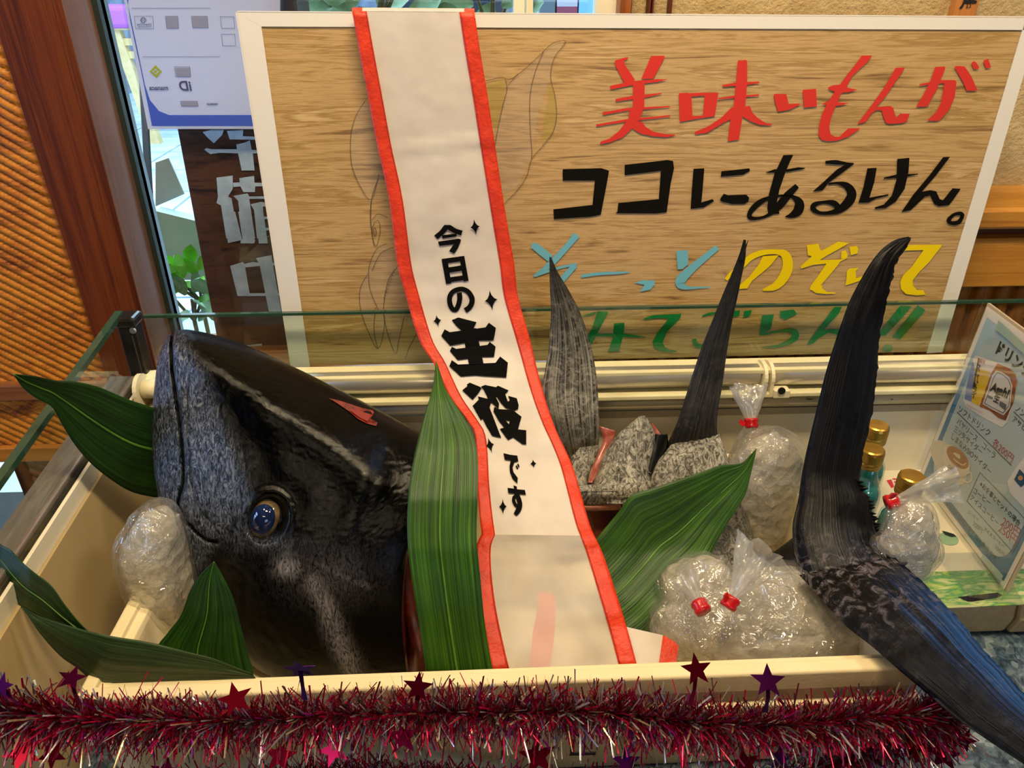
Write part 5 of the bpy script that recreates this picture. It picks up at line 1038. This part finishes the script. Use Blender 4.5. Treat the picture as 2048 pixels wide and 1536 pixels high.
def icebag(label, c, r, seed, tie=None, top=None, rot=0, lump=.0048, group='plastic bags of ice', flare=.03, nface=0):
    c = V(c); th = thing('ice_bag', label, 'ice bag', (c.x, c.y, c.z - r[2]), group); rn = random.Random(seed)
    def ball(k, amp, sc, nu, nv, crumple=0):
        vs = []; fs = []
        for i in range(nv + 1):
            ph = math.pi * i / nv
            for j in range(nu):
                a = 2 * math.pi * j / nu; d = V((math.sin(ph) * math.cos(a), math.sin(ph) * math.sin(a), math.cos(ph)))
                q = V((d.x * r[0], d.y * r[1], d.z * r[2])); ca, sa = math.cos(rot), math.sin(rot); q = V((q.x * ca - q.z * sa, q.y, q.x * sa + q.z * ca))
                w = c + q; lf = noise.noise(w * 16 + V((seed, 0, 0))) * .010
                if crumple: h = abs(noise.noise(w * 34 + V((0, seed, 0)))) * .006 + noise.noise(w * 70) * .002
                else:
                    vd = noise.voronoi(w * sc + V((seed, seed, 0)))[0]; h = -amp * vd[0] + amp * .5 + amp * .25 * noise.noise(w * 120)
                vs.append(c + q * k + d * (h + lf))
        for i in range(nv):
            for j in range(nu): fs.append((i * nu + j, i * nu + (j + 1) % nu, (i + 1) * nu + (j + 1) % nu, (i + 1) * nu + j))
        return vs, fs
    v_, f_ = ball(.93, lump, 46, 150, 90); mb = MB(); mb.v = v_; mb.f = f_
    area_ = 4 * math.pi * ((r[0] * r[1]) ** 1.6 / 3 + (r[0] * r[2]) ** 1.6 / 3 + (r[1] * r[2]) ** 1.6 / 3) ** (1 / 1.6)
    for q_ in range(0):
        u = rn.uniform(-1, 1); a = rn.uniform(0, 2 * math.pi); d = V((math.sqrt(1 - u * u) * math.cos(a), math.sqrt(1 - u * u) * math.sin(a), u))
        q = V((d.x * r[0], d.y * r[1], d.z * r[2])) * rn.uniform(.86, .91); ca, sa = math.cos(rot), math.sin(rot); q = V((q.x * ca - q.z * sa, q.y, q.x * sa + q.z * ca))
        if d.y > .55: continue
        R = Matrix.Rotation(rn.uniform(0, 6.3), 3, V((rn.gauss(0, 1), rn.gauss(0, 1), rn.gauss(0, 1))).normalized()); sx_, sy_, sz_ = rn.uniform(.006, .011), rn.uniform(.005, .009), rn.uniform(.004, .008)
        cv = [c + q + R @ V((X * sx_ * rn.uniform(.7, 1), Y * sy_ * rn.uniform(.7, 1), Z * sz_ * rn.uniform(.7, 1))) for Z in (-1, 1) for X, Y in ((-1, -1), (1, -1), (1, 1), (-1, 1))]
        mb.add(cv, [(0, 3, 2, 1), (4, 5, 6, 7), (0, 1, 5, 4), (1, 2, 6, 5), (2, 3, 7, 6), (3, 0, 4, 7)])
    ic = mesh('ice', mb.v, mb.f, M_ice, th, smooth=False, kind='stuff')
    for p_ in ic.data.polygons[:len(f_)]: p_.use_smooth = True
    v_, f_ = ball(1.03, 0, 0, 90, 60, 1); mesh('plastic_film', v_, f_, M_bag, th, smooth=True)
    if tie:
        tie = V(tie); top = V(top); ax = (top - tie); L = ax.length; ax.normalize(); a = ax.cross(V((0, 1, .3))).normalized(); b = ax.cross(a)
        vs = []; fs = []; nu, nv = 44, 22
        for i in range(nv + 1):
            t = i / nv; R = .0052 + flare * (t ** 1.1)
            for j in range(nu):
                an = 2 * math.pi * j / nu; rr = R * (1 + .30 * math.sin(an * 4 + seed + t * 2) * t + .16 * math.sin(an * 9 + seed * 2) * t + .4 * noise.noise(V((math.cos(an) * 2, math.sin(an) * 2, t * 3 + seed))) * t)
                vs.append(tie + ax * (L * t * (1 + .16 * noise.noise(V((math.cos(an) * 1.6, math.sin(an) * 1.6, seed))) * t)) + a * (rr * math.cos(an)) + b * (rr * .55 * math.sin(an)))
        for i in range(nv):
            for j in range(nu): fs.append((i * nu + j, i * nu + (j + 1) % nu, (i + 1) * nu + (j + 1) % nu, (i + 1) * nu + j))
        mesh('gathered_top', vs, fs, M_bagtop, th, smooth=True)
        dn = (c - tie); Ld = min(dn.length, max(r) * .9); dn.normalize(); vs = []; fs = []; nv = 14
        for i in range(nv + 1):
            t = i / nv; R = .0052 + (min(r[0], r[1] * 1.4) * .75) * (t ** .8)
            for j in range(nu):
                an = 2 * math.pi * j / nu; rr = R * (1 + .10 * math.sin(an * 11 + seed) * (1 - t * .6))
                vs.append(tie + dn * (Ld * t) + a * (rr * math.cos(an)) + dn.cross(a).normalized() * (rr * .7 * math.sin(an)))
        for i in range(nv):
            for j in range(nu): fs.append((i * nu + j, i * nu + (j + 1) % nu, (i + 1) * nu + (j + 1) % nu, (i + 1) * nu + j))
        mesh('gathered_neck', vs, fs, M_bag, th, smooth=True)
        tb = MB(); pts = []; rs = []
        tb.tube([tie - ax * .006, tie - ax * .003, tie, tie + ax * .003, tie + ax * .006], [.0078, .0086, .0074, .0088, .0080], 14)
        to = tb.obj('tie', M_tie, th, smooth=True)
        if rn.random() < 2:
            e0 = tie + a * .007; MB().prism([e0, e0 + a * .006 + ax * .006, e0 + a * .009 + ax * .001, e0 + a * .004 - ax * .004], b * .001).obj('tie_end', M_tie, to)
    return th
icebag('red-tied bag of crushed ice behind the silver collar, left of the upright tail lobe', atY(1524, 985, .748), (.060, .042, .090), 3, atY(1503, 846, .775), atY(1497, 772, .80), 0, flare=.018)
icebag('red-tied ice bag right of the tail, its loose end pointing at the menu', atY(1806, 1092, .612), (.036, .026, .056), 5, atY(1783, 1003, .628), atY(1905, 968, .628), 0, flare=.020)
icebag('largest bag of crushed ice, flat along the front rim with a flared plastic top', atZ(1590, 1243, .882), (.150, .062, .050), 8, atY(1460, 1205, .522), atY(1522, 1096, .555), -.05, flare=.030)
icebag('small crumpled ice bag between the slanting leaf and the flared bag top', atZ(1398, 1175, .905), (.040, .035, .042), 11, atY(1402, 1214, .530), atY(1372, 1160, .56), 0, flare=.016)
icebag('bag of ice squeezed between the left end of the box and the tuna jaw', atY(322, 1150, .612), (.040, .045, .088), 14, None, None, -.12)
icebag('lumpy ice bag at the front rim right of the turned-under sash end', atZ(1385, 1262, .868), (.050, .040, .046), 17, None, None, 0)
icebag('ice bag under the stalk of the tuna tail', atZ(1690, 1212, .884), (.072, .045, .044), 21, None, None, 0)

# ================================================================== TINSEL
M_foil, kf = newm('tinsel_foil'); va = kf.n('ShaderNodeVertexColor', layer_name='Col'); kf.l(va.outputs[0], kf.b.inputs['Base Color']); kf.b.inputs['Metallic'].default_value = .62; kf.b.inputs['Roughness'].default_value = .22
PAL = [(lin('#b00e3e'), 40), (lin('#cf1a50'), 22), (lin('#7a0c2c'), 26), (lin('#a8a2a8'), 18), (lin('#5d5258'), 16), (lin('#a8208c'), 7), (lin('#c9b58c'), 9), (lin('#8fa0d8'), 2), (lin('#eef0f4'), 7)]
PC = [c for c, w in PAL for _ in range(w)]
def garland(label, path, n, seed, ln_, base_y, name='tinsel_garland'):
    rn = random.Random(seed); P = [atY(x, y, base_y) for x, y in path]; dense = cr([tuple(p) for p in P], 240)
    th = thing(name, label, 'tinsel', V(dense[120]))
    MB().tube([V(p) for p in dense[::3]], .0014, 5).obj('core_wire', pm('core_dark', '#3a0a18', .5, .6), th)
    vs = []; fs = []; cs = []
    for i in range(n):
        t = rn.random() * 238.9; k = int(t); p = V(dense[k]).lerp(V(dense[k + 1]), t - k); tg = (V(dense[min(k + 2, 239)]) - V(dense[max(k - 2, 0)])).normalized()
        a = rn.uniform(0, 2 * math.pi); up_ = V((0, -.25, 1)).normalized(); out = V((0, -1, -.1)).normalized()
        d = (up_ * math.sin(a) * 1.15 + out * (math.cos(a) * .75 + .10) + tg * rn.gauss(0, .30)).normalized()
        if d.y > .25: d.y = .1; d.normalize()
        L = ln_ * (rn.uniform(.55, 1.0) if rn.random() < .72 else rn.uniform(1.0, 1.5)); w = rn.uniform(.0004, .00085); sd = d.cross(V((rn.gauss(0, 1), rn.gauss(0, 1), rn.gauss(0, 1)))).normalized()
        bend = V((rn.gauss(0, .07), rn.gauss(0, .05), rn.gauss(-.03, .07))) * L; c = rn.choice(PC); b = len(vs)
        for q in (0, .5, 1):
            m_ = p + d * (L * q) + bend * (q * q); s2 = (sd + d.cross(sd) * (q - .5) * 1.2).normalized(); vs += [m_ - s2 * w, m_ + s2 * w]; cs += [c, c]
        fs += [(b, b + 1, b + 3, b + 2), (b + 2, b + 3, b + 5, b + 4)]
    mesh('foil_strands', vs, fs, M_foil, th, col=cs, kind='stuff'); return th
def star(th, x, y, rpx, Y, colr, rot=0, tilt=(0, 0), stem=None):
    c = atY(x, y, Y); s = (c - CAM).dot(FW) / FPX * rpx; fwd = (CAM - c).normalized(); rt = RT; upv = fwd.cross(rt)
    M = Matrix.Rotation(tilt[0], 3, rt) @ Matrix.Rotation(tilt[1], 3, V((0, 0, 1))); rt, u2, f2 = M @ rt, M @ upv, M @ fwd
    pts = []
    for k in range(10):
        a = math.pi / 2 + rot + k * math.pi / 5; r_ = s if k % 2 == 0 else s * .42; pts.append(c + rt * (r_ * math.cos(a)) + u2 * (r_ * math.sin(a)))
    so = MB().prism(pts, f2 * .0004).obj('foil_star', pm('star_' + colr, colr, .2, .9), th)
    if stem:
        a, b = c + f2 * -.0005, atY(stem[0], stem[1], Y - .002); MB().add([a - RT * .002, a + RT * .002, b + RT * .0022, b - RT * .0022, (a + b) / 2 - RT * .001 - V((0, .002, 0)), (a + b) / 2 + RT * .002 - V((0, .002, 0))], [(0, 1, 5, 4), (4, 5, 2, 3)]).obj('star_strip', pm('star_' + colr, colr, .2, .9), so)
YT = .424
g1_ = garland('upper crimson and silver tinsel garland along the front rim of the foam box', [(-80, 1422), (0, 1424), (150, 1436), (320, 1440), (500, 1442), (700, 1430), (900, 1426), (1050, 1424), (1200, 1424), (1330, 1440), (1450, 1448), (1600, 1448), (1720, 1436), (1820, 1432), (1905, 1436)], 14500, 1, .0275, YT)
for a in ((1393, 1339, 34, '#8a0c2c', -.05, (.0, .2), (1380, 1410)), (1536, 1362, 36, '#4d0a4a', .12, (.1, -.2), (1530, 1425)), (470, 1398, 36, '#9a0c2a', .1, (0, .3), (440, 1430)), (143, 1356, 30, '#8a1040', .5, (.5, .5), (160, 1410)), (4, 1372, 32, '#8f1590', .3, (.2, -.5), (40, 1410)), (836, 1374, 32, '#8c0a30', -.1, (.3, 0), (830, 1420)), (600, 1338, 36, '#4d1470', .1, (1.1, 0), (610, 1400))):
    star(g1_, a[0], a[1], a[2], YT - .012, a[3], a[4], a[5], a[6])
g2_ = garland('lower tinsel garland hanging across the front face of the foam box', [(280, 1585), (480, 1572), (700, 1545), (900, 1560), (1100, 1580), (1250, 1575), (1400, 1585), (1560, 1560), (1700, 1510), (1800, 1475), (1880, 1450)], 7000, 2, .026, YT + .002)
for a in ((806, 1474, 36, '#7d0a48', 0, (0, .1), None), (46, 1506, 40, '#7d0a24', .2, (.1, .3), None), (104, 1508, 36, '#c01e40', -.2, (.2, -.4), None), (1075, 1512, 40, '#8c0a30', .05, (0, .1), None), (1252, 1524, 32, '#5e0f6e', 0, (.1, 0), (1262, 1460)), (1830, 1488, 40, '#86092c', .3, (0, .2), None), (1888, 1510, 36, '#850a52', 0, (.2, -.2), None), (668, 1500, 34, '#7d0a48', .2, (.1, .2), None), (560, 1512, 36, '#930f3a', -.1, (.2, 0), None), (330, 1545, 34, '#7d0a48', -.1, (.2, 0), None), (1490, 1528, 36, '#8c0a30', .2, (.2, 0), None), (1560, 1515, 30, '#5a1263', -.1, (.3, 0), None), (1930, 1480, 28, '#8a0c3c', .5, (.3, .3), None)):
    star(g2_, a[0], a[1], a[2], YT - .020, a[3], a[4], a[5], a[6])

# ================================================================== BOTTLES
M_btl = clear_film('bottle_glass', (.84, .92, .93, 1), .10, .02); M_gold = pm('gold_cap', '#b98f3c', .3, .9, col2='#c9a24e', sc=30)
M_liq = pm('teal_drink', '#1f6a68', .1, coat=.3, col2='#2b7f7a', sc=10)
for (x, y, lab) in ((1756, 849, 'gold-capped bottle standing farthest back on the white shelf, right of the tail'), (1746, 896, 'gold-capped bottle with teal drink, second from the back, touching the tail edge'), (1826, 950, 'gold-capped bottle in front of the menu, partly behind the clear bag end'), (1838, 1022, 'gold-capped bottle nearest the front, mostly hidden behind the right ice bag')):
    p = atZ(x, y, ZP + .131); b = thing('drink_bottle', lab, 'bottle', (p.x, p.y, ZP), 'gold-capped drink bottles')
    MB().lathe([(.004, .001), (.021, .001), (.0235, .006), (.0235, .060), (.022, .072), (.0165, .084), (.0135, .094), (.0125, .110), (.012, .112)], (p.x, p.y, ZP)).obj('glass', M_btl, b, smooth=True)
    MB().lathe([(.004, .003), (.0195, .003), (.0215, .008), (.0215, .060), (.0200, .070), (.0165, .076)], (p.x, p.y, ZP)).obj('drink', M_liq, b, smooth=True)
    MB().lathe([(.0128, .106), (.0145, .106), (.0148, .108), (.0142, .1095), (.0148, .111), (.0148, .113), (.0142, .1145), (.0148, .116), (.0150, .126), (.0142, .1295), (.0125, .131), (.002, .1312)], (p.x, p.y, ZP), 40).obj('cap', M_gold, b)

# ================================================================== MENU IN ITS STAND
MP0, MP1 = atZ(1838, 955, ZP + .002), atZ(2008, 1180, ZP + .002); ES = (MP1 - MP0).normalized(); HN = V((-ES.y, ES.x, 0)); HN = HN if HN.x < 0 else -HN
def menu_frame(k):
    u = (V((0, 0, 1)) - HN * k).normalized(); return u, ES.cross(u).normalized()
k0 = min([q * .005 for q in range(-60, 61)], key=lambda k: abs((atP(1975, 612, MP0, menu_frame(k)[1]) - MP0).dot(ES)))
MU, MN = menu_frame(k0); MN = MN if MN.dot(CAM - MP0) > 0 else -MN
mp = lambda x, y, o=0: atP(x, y, MP0 + MN * o, MN)
ml = lambda s, t, o=0: MP0 + ES * s + MU * t + MN * o
MW = (MP1 - MP0).length; MH = (mp(1975, 612) - MP0).dot(MU)
menu = thing('drinks_menu', 'blue Japanese drinks menu in a clear stand at the right edge', 'menu', ml(MW / 2, 0))
MB().add([ml(0, 0), ml(MW, 0), ml(MW, MH), ml(0, MH)], [(0, 1, 2, 3)]).obj('paper', pm('menu_white', '#e3dcd6', .5), menu)
def rrect(a, b, c, d, r, o, n=8):
    pts = []
    for cx, cy, a0 in ((c - r, d - r, 0), (a + r, d - r, 90), (a + r, b + r, 180), (c - r, b + r, 270)):
        pts += [ml(cx + r * math.cos(math.radians(a0 + 90 * i / n)), cy + r * math.sin(math.radians(a0 + 90 * i / n)), o) for i in range(n + 1)]
    return pts
M_mb, km = newm('menu_blue'); tcm = km.n('ShaderNodeTexCoord'); sx = km.n('ShaderNodeSeparateXYZ'); km.l(tcm.outputs['Object'], sx.inputs[0])
mr = km.n('ShaderNodeMapRange'); mr.inputs[1].default_value = 0; mr.inputs[2].default_value = MH; km.l(sx.outputs[2], mr.inputs[0])
nz = km.n('ShaderNodeMath', operation='MULTIPLY_ADD'); km.l(noise_n(km, coords(km, 'Object'), 30, 3), nz.inputs[0]); nz.inputs[1].default_value = .15; km.l(mr.outputs[0], nz.inputs[2])
km.l(ramp(km, nz.outputs[0], [(.1, '#2f6a94'), (.55, '#3f78a4'), (.95, '#a9c3d3')]), km.b.inputs['Base Color']); km.b.inputs['Roughness'].default_value = .5
MB().flat([rrect(.008, .008, MW - .006, MH - .012, .001, .0004)]).obj('blue_border', M_mb, menu)
MB().flat([rrect(.018, .020, MW - .016, MH - .024, .03, .0008)]).obj('pale_panel', pm('menu_pale', '#a6b7c1', .5, col2='#b2c0c8', sc=12), menu)
mi = lambda o=.0012: Ink(lambda x, y: mp(x, y, o))
def ell(cx, cy, a, b, deg, n=28):
    c, s = math.cos(math.radians(deg)), math.sin(math.radians(deg)); return [(cx + a * math.cos(t) * c - b * math.sin(t) * s, cy + a * math.cos(t) * s + b * math.sin(t) * c) for t in [2 * math.pi * i / n for i in range(n)]]
q = mi(); q.P([(1951, 711), (1975, 718), (1995, 726), (2020, 735), (2033, 750), (2034, 765), (2027, 806), (2014, 845), (2004, 855), (1965, 834), (1932, 813), (1927, 800), (1930, 785), (1946, 719)]); q.P([(2052, 912), (2040, 925), (2015, 962), (2019, 985), (2052, 1020)]); q.each('picture_backdrop', pm('menu_white2', '#d9d3d3', .5), menu)
q = mi(.0015); q.P([(1946, 722), (1949, 737), (1943, 804), (1929, 798), (1931, 782), (1941, 738)]); q.obj('glass_side', pm('glass_blue', '#6d7eb4', .5), menu)
q = mi(.0015); q.P([(1949, 737), (1965, 740), (1981, 745), (1970, 783), (1958, 812), (1943, 804)]); q.obj('beer', pm('beer_yellow', '#d9b312', .4), menu)
q = mi(.0016); q.P([(1995, 727), (2020, 737), (2031, 748), (2034, 761), (2027, 804), (2011, 841), (1997, 836), (1979, 821), (1959, 813), (1969, 784), (1982, 747)]); q.obj('beer_bottle', pm('bottle_brown', '#6b2c0c', .3, col2='#a9581a', sc=40), menu)
q = mi(.002); q.P([(1992, 741), (2004, 744), (2019, 755), (2025, 771), (2020, 815), (2007, 831), (1984, 819), (1965, 808), (1976, 776), (1984, 751)]); q.obj('bottle_label', pm('label_grey', '#c9c5c6', .5), menu)
q = mi(.0022); q.P([(1995, 744), (2004, 748), (2017, 758), (2022, 772), (2018, 812), (2006, 827), (1985, 816), (1968, 807), (1979, 777), (1987, 754)], [(1995.5, 745.5), (2003.5, 749), (2016, 759), (2020.8, 772.5), (2017, 811), (2005.6, 825), (1986, 815), (1970, 806), (1980.2, 777.5), (1988, 755)]); q.P([(1975, 789), (1986, 795), (1984, 799), (1973, 794)]); q.P([(2000, 802), (2013, 809), (2011, 822), (1998, 811)]); q.each('label_print', pm('label_ink', '#55565f', .5), menu)
q = mi(.0013); q.P(ell(1897, 925, 52, 25, 55)); q.P([(1862, 905), (1866, 901), (1900, 945), (1897, 950)]); q.obj('saucer', pm('cup_white', '#cfc4b4', .5), menu)
q = mi(.0017); q.P([(1889, 892), (1900, 889), (1925, 905), (1940, 930), (1938, 945), (1925, 955), (1908, 955), (1893, 938), (1886, 918)]); q.S((1930, 950, 3), (1941, 945, 3), (1943, 958, 3), (1936, 965, 3), (1926, 960, 3)); q.obj('cup', pm('cup_cream', '#d9cfbf', .5), menu)
q = mi(.002); q.P(ell(1915, 915, 28, 14.5, 47)); q.obj('coffee', pm('coffee_brown', '#9a5f1f', .4, col2='#b67a35', sc=60), menu)
q = mi(.0023); q.P(ell(1911, 908, 5, 2.5, 20)); q.P(ell(1914, 912, 5, 2.5, 45)); q.P(ell(1918, 913, 5, 2.5, 75)); q.S((1907, 917, 2), (1916, 925, 2), (1926, 930, 2), (1932, 926, 2)); q.obj('milk_pattern', pm('milk', '#e0cdb0', .5), menu)
q = mi(.0018); q.P([(2039, 938), (2050, 950), (2050, 968), (2041, 974), (2028, 959)]); q.obj('can_print', pm('can_blue', '#1d3f66', .4), menu)
q = mi(.002); q.P(ell(2041, 956, 5, 5, 0)); q.obj('can_dot', pm('can_dot', '#c98a5c', .4), menu)
class Txt:
    def __init__(s): s.mb = MB()
    def t(s, body, a, b, o=.0014, bold=0, slant=0):
        cu = bpy.data.curves.new('t', 'FONT'); cu.body = body; cu.offset = bold; cu.shear = slant; ob = bpy.data.objects.new('t', cu); COL.objects.link(ob)
        bpy.context.view_layer.update(); me = bpy.data.meshes.new_from_object(ob.evaluated_get(bpy.context.evaluated_depsgraph_get()))
        xs = [v.co.x for v in me.vertices]
        if xs:
            A, B = mp(*a, o), mp(*b, o); d = (B - A); k = d.length / (max(xs) - min(xs)); d.normalize(); u = MN.cross(d).normalized(); x0 = min(xs)
            s.mb.add([A + d * ((v.co.x - x0) * k) + u * (v.co.y * k) for v in me.vertices], [tuple(p.vertices) for p in me.polygons])
        bpy.data.objects.remove(ob); bpy.data.curves.remove(cu); bpy.data.meshes.remove(me); return s
    def obj(s, name, mat, par): return mesh(name, s.mb.v, s.mb.f, mat, par)
M_ink = pm('menu_ink', '#15171c', .6); M_inkr = pm('menu_red', '#a3243a', .6); M_inkg = pm('menu_grey', '#6d6f78', .6)
Txt().t('ドリンク', (1991, 704), (2057, 757), bold=.035).obj('title_text', M_ink, menu)
x = Txt(); x.t('ソフトドリンク', (1916, 822), (1977, 873)); x.t('バヤリース　コーラ', (1913, 846), (1988, 918)); x.t('三ツ矢サイダー', (1907, 861), (1962, 910)); x.t('しまなみSIOサイダー', (1902, 876), (1980, 950))
x.t('※お食事とセットの場合', (1959, 970), (2038, 1053), bold=.01); x.t('コーヒー', (1946, 985), (1979, 1012)); x.t('アイスコーヒー', (1940, 998), (1995, 1052)); x.t('コーヒー', (1935, 1026), (1956, 1043)); x.t('アイスコーヒー', (1967, 1060), (2007, 1097)); x.t('※当店の価格は全て税込表示です', (1892, 1011), (1991, 1123)); x.t('ノンアル', (2030, 820), (2066, 852)); x.t('アサヒ', (2024, 841), (2048, 862))
x.t('Asahi', (1979, 780), (2016, 797), .0026, bold=.05, slant=.2); x.t('生', (1986, 801), (1997, 807), .0026, bold=.03); x.t('Coffee', (1896, 934), (1910, 948), .002)
for ch, px, py in zip('スーパードライ', (1951, 1949.5, 1947.5, 1947, 1945, 1943, 1941.5), (738, 746, 756, 763, 774, 783, 793)): x.t(ch if ch != 'ー' else '｜', (px, py), (px + (8 if ch != 'ー' else 2), py + (5 if ch != 'ー' else 1)), .002, bold=.03)
x.obj('menu_text', M_ink, menu)
x = Txt(); x.t('各200円', (1984, 889), (2023, 925)); x.t('200円', (2003, 1048), (2037, 1075)); x.t('250円', (1996, 1061), (2031, 1091)); x.t('DRY', (1954, 725), (1969, 730), .002); x.t('アサヒスーパードライ', (1932, 811), (1963, 828), .002); x.obj('price_text', M_inkr, menu)
x = Txt(); x.t('250円', (1945, 1050), (1963, 1066)); x.t('300円', (1989, 1096), (2006, 1114)); x.obj('faint_text', M_inkg, menu)
q = mi(.0014); q.S((1914, 824, 1.4), (1968, 877, 1.4), (2023, 931, 1.4)); q.S((2027, 823, 1.2), (2050, 845, 1.2)); q.S((1960, 945, 1), (1934, 1002, 1)); q.S((1934, 1002, 1), (1980, 1053, 1), (2026, 1105, 1)); q.S((1960, 945, 1), (2005, 991, 1), (2052, 1040, 1)); q.S((2026, 1105, 1), (2052, 1058, 1)); q.obj('printed_lines', M_ink, menu)
q = mi(.0030); q.P([(1997, 640), (2052, 692), (2052, 712), (1991, 658)]); q.P([(1967, 1108), (2007, 1152), (2000, 1162), (1961, 1117)]); q.each('tape', pm('menu_tape', '#a9bdb4', .3), menu)
MB().hexa([ml(-.003, -.002, .0042), ml(MW + .003, -.002, .0042), ml(MW + .003, MH + .003, .0042), ml(-.003, MH + .003, .0042)], [ml(-.003, -.002, .0062), ml(MW + .003, -.002, .0062), ml(MW + .003, MH + .003, .0062), ml(-.003, MH + .003, .0062)]).obj('acrylic_front', clear_film('acrylic_clear', (.97, .98, .98, 1), .05, .02), menu)
MB().hexa([ml(-.003, -.002, -.004), ml(MW + .003, -.002, -.004), ml(MW + .003, MH + .003, -.004), ml(-.003, MH + .003, -.004)], [ml(-.003, -.002, -.001), ml(MW + .003, -.002, -.001), ml(MW + .003, MH + .003, -.001), ml(-.003, MH + .003, -.001)]).obj('acrylic_back', pm('acrylic_rim', '#b5a58d', .2), menu)
# printed photo card and disc on the shelf
M_photo, kp_ = newm('photo_print'); vp = coords(kp_, 'Object', (9, 30, 1)); kp_.l(ramp(kp_, noise_n(kp_, vp, 2.2, 3, .6, .8), [(.3, '#c9c6a2'), (.42, '#a9b97a'), (.5, '#4f8f5f'), (.58, '#8fae55'), (.7, '#ddd8b4')]), kp_.b.inputs['Base Color']); kp_.b.inputs['Roughness'].default_value = .25
zz_ = ZP + .0008; cp4 = [atZ(x_, y_, zz_) for x_, y_ in ((1830, 1146), (2075, 1138), (2090, 1208), (1790, 1222))]
card = thing('photo_card', 'printed card with blurred green photo lying flat below the menu', 'card', (cp4[0] + cp4[1] + cp4[2] + cp4[3]) / 4)
MB().prism(cp4, (0, 0, .0012)).obj('print', M_photo, card)
q = Ink(lambda a, b: atZ(a, b, zz_ + .0018)); q.P([(1916, 1194), (1995, 1185), (2006, 1190), (1995, 1195), (1945, 1203), (1936, 1203)]); q.obj('dark_shape', pm('photo_dark', '#1b1620', .4), card)
MB().hexa([atZ(x_, y_, zz_ + .0022) for x_, y_ in ((1868, 1107), (1990, 1103), (2050, 1210), (1938, 1194))][::-1], [atZ(x_, y_, zz_ + .0045) for x_, y_ in ((1868, 1107), (1990, 1103), (2050, 1210), (1938, 1194))][::-1]).obj('clear_plate', M_sleeve, card)
q = Ink(lambda a, b: atZ(a, b, ZP + .0009)); q.P(ell(1897, 1078, 21, 12, 15)); dsc = thing('green_disc', 'small flat green disc printed with a dark leaf, on the shelf below the menu', 'coaster', atZ(1897, 1078, ZP + .0002))
MB().prism([atZ(a, b, ZP + .0004) for a, b in ell(1897, 1078, 21, 12, 15)], (0, 0, .0006)).obj('disc', pm('disc_green', '#7fa384', .5, col2='#92b394', sc=30), dsc)
q = Ink(lambda a, b: atZ(a, b, ZP + .0016)); q.P([(1884, 1061), (1895, 1064), (1908, 1068), (1913, 1073), (1902, 1074), (1890, 1069)]); q.obj('leaf_print', pm('disc_dark', '#1c2a30', .5), dsc)
# wooden plaque high on the wall
YPQ = YW + .016; pc = atY(1932, 12, YPQ)
plq = thing('wooden_plaque', 'narrow wooden wall plaque with a brushed black character, top right', 'plaque', pc)
pl_ = [atY(1904, 40, YPQ), atY(1948, 42, YPQ)]; ww = pl_[1].x - pl_[0].x
MB().box((pl_[0].x, YPQ, pl_[0].z), (pl_[1].x, YPQ + .013, pl_[0].z + .30)).obj('board', wood('plaque_wood', ['#a3622a', '#bf7f42', '#b07035'], (26, 8, 1.6), 1.2, .5, .1, .6, (300, 60, 6)), plq)
cu = bpy.data.curves.new('t', 'FONT'); cu.body = '馬'; cu.offset = .03; ob = bpy.data.objects.new('t', cu); COL.objects.link(ob); bpy.context.view_layer.update(); me = bpy.data.meshes.new_from_object(ob.evaluated_get(bpy.context.evaluated_depsgraph_get()))
xs = [v.co.x for v in me.vertices]; ys = [v.co.y for v in me.vertices]; A = atY(1918, 18, YPQ - .001); k_ = (atY(1949, 18, YPQ).x - A.x) / (max(xs) - min(xs))
mesh('brushed_character', [A + V(((v.co.x - min(xs)) * k_, 0, (v.co.y - min(ys)) * k_)) for v in me.vertices], [tuple(p.vertices) for p in me.polygons], M_ink, plq)
bpy.data.objects.remove(ob); bpy.data.curves.remove(cu); bpy.data.meshes.remove(me)
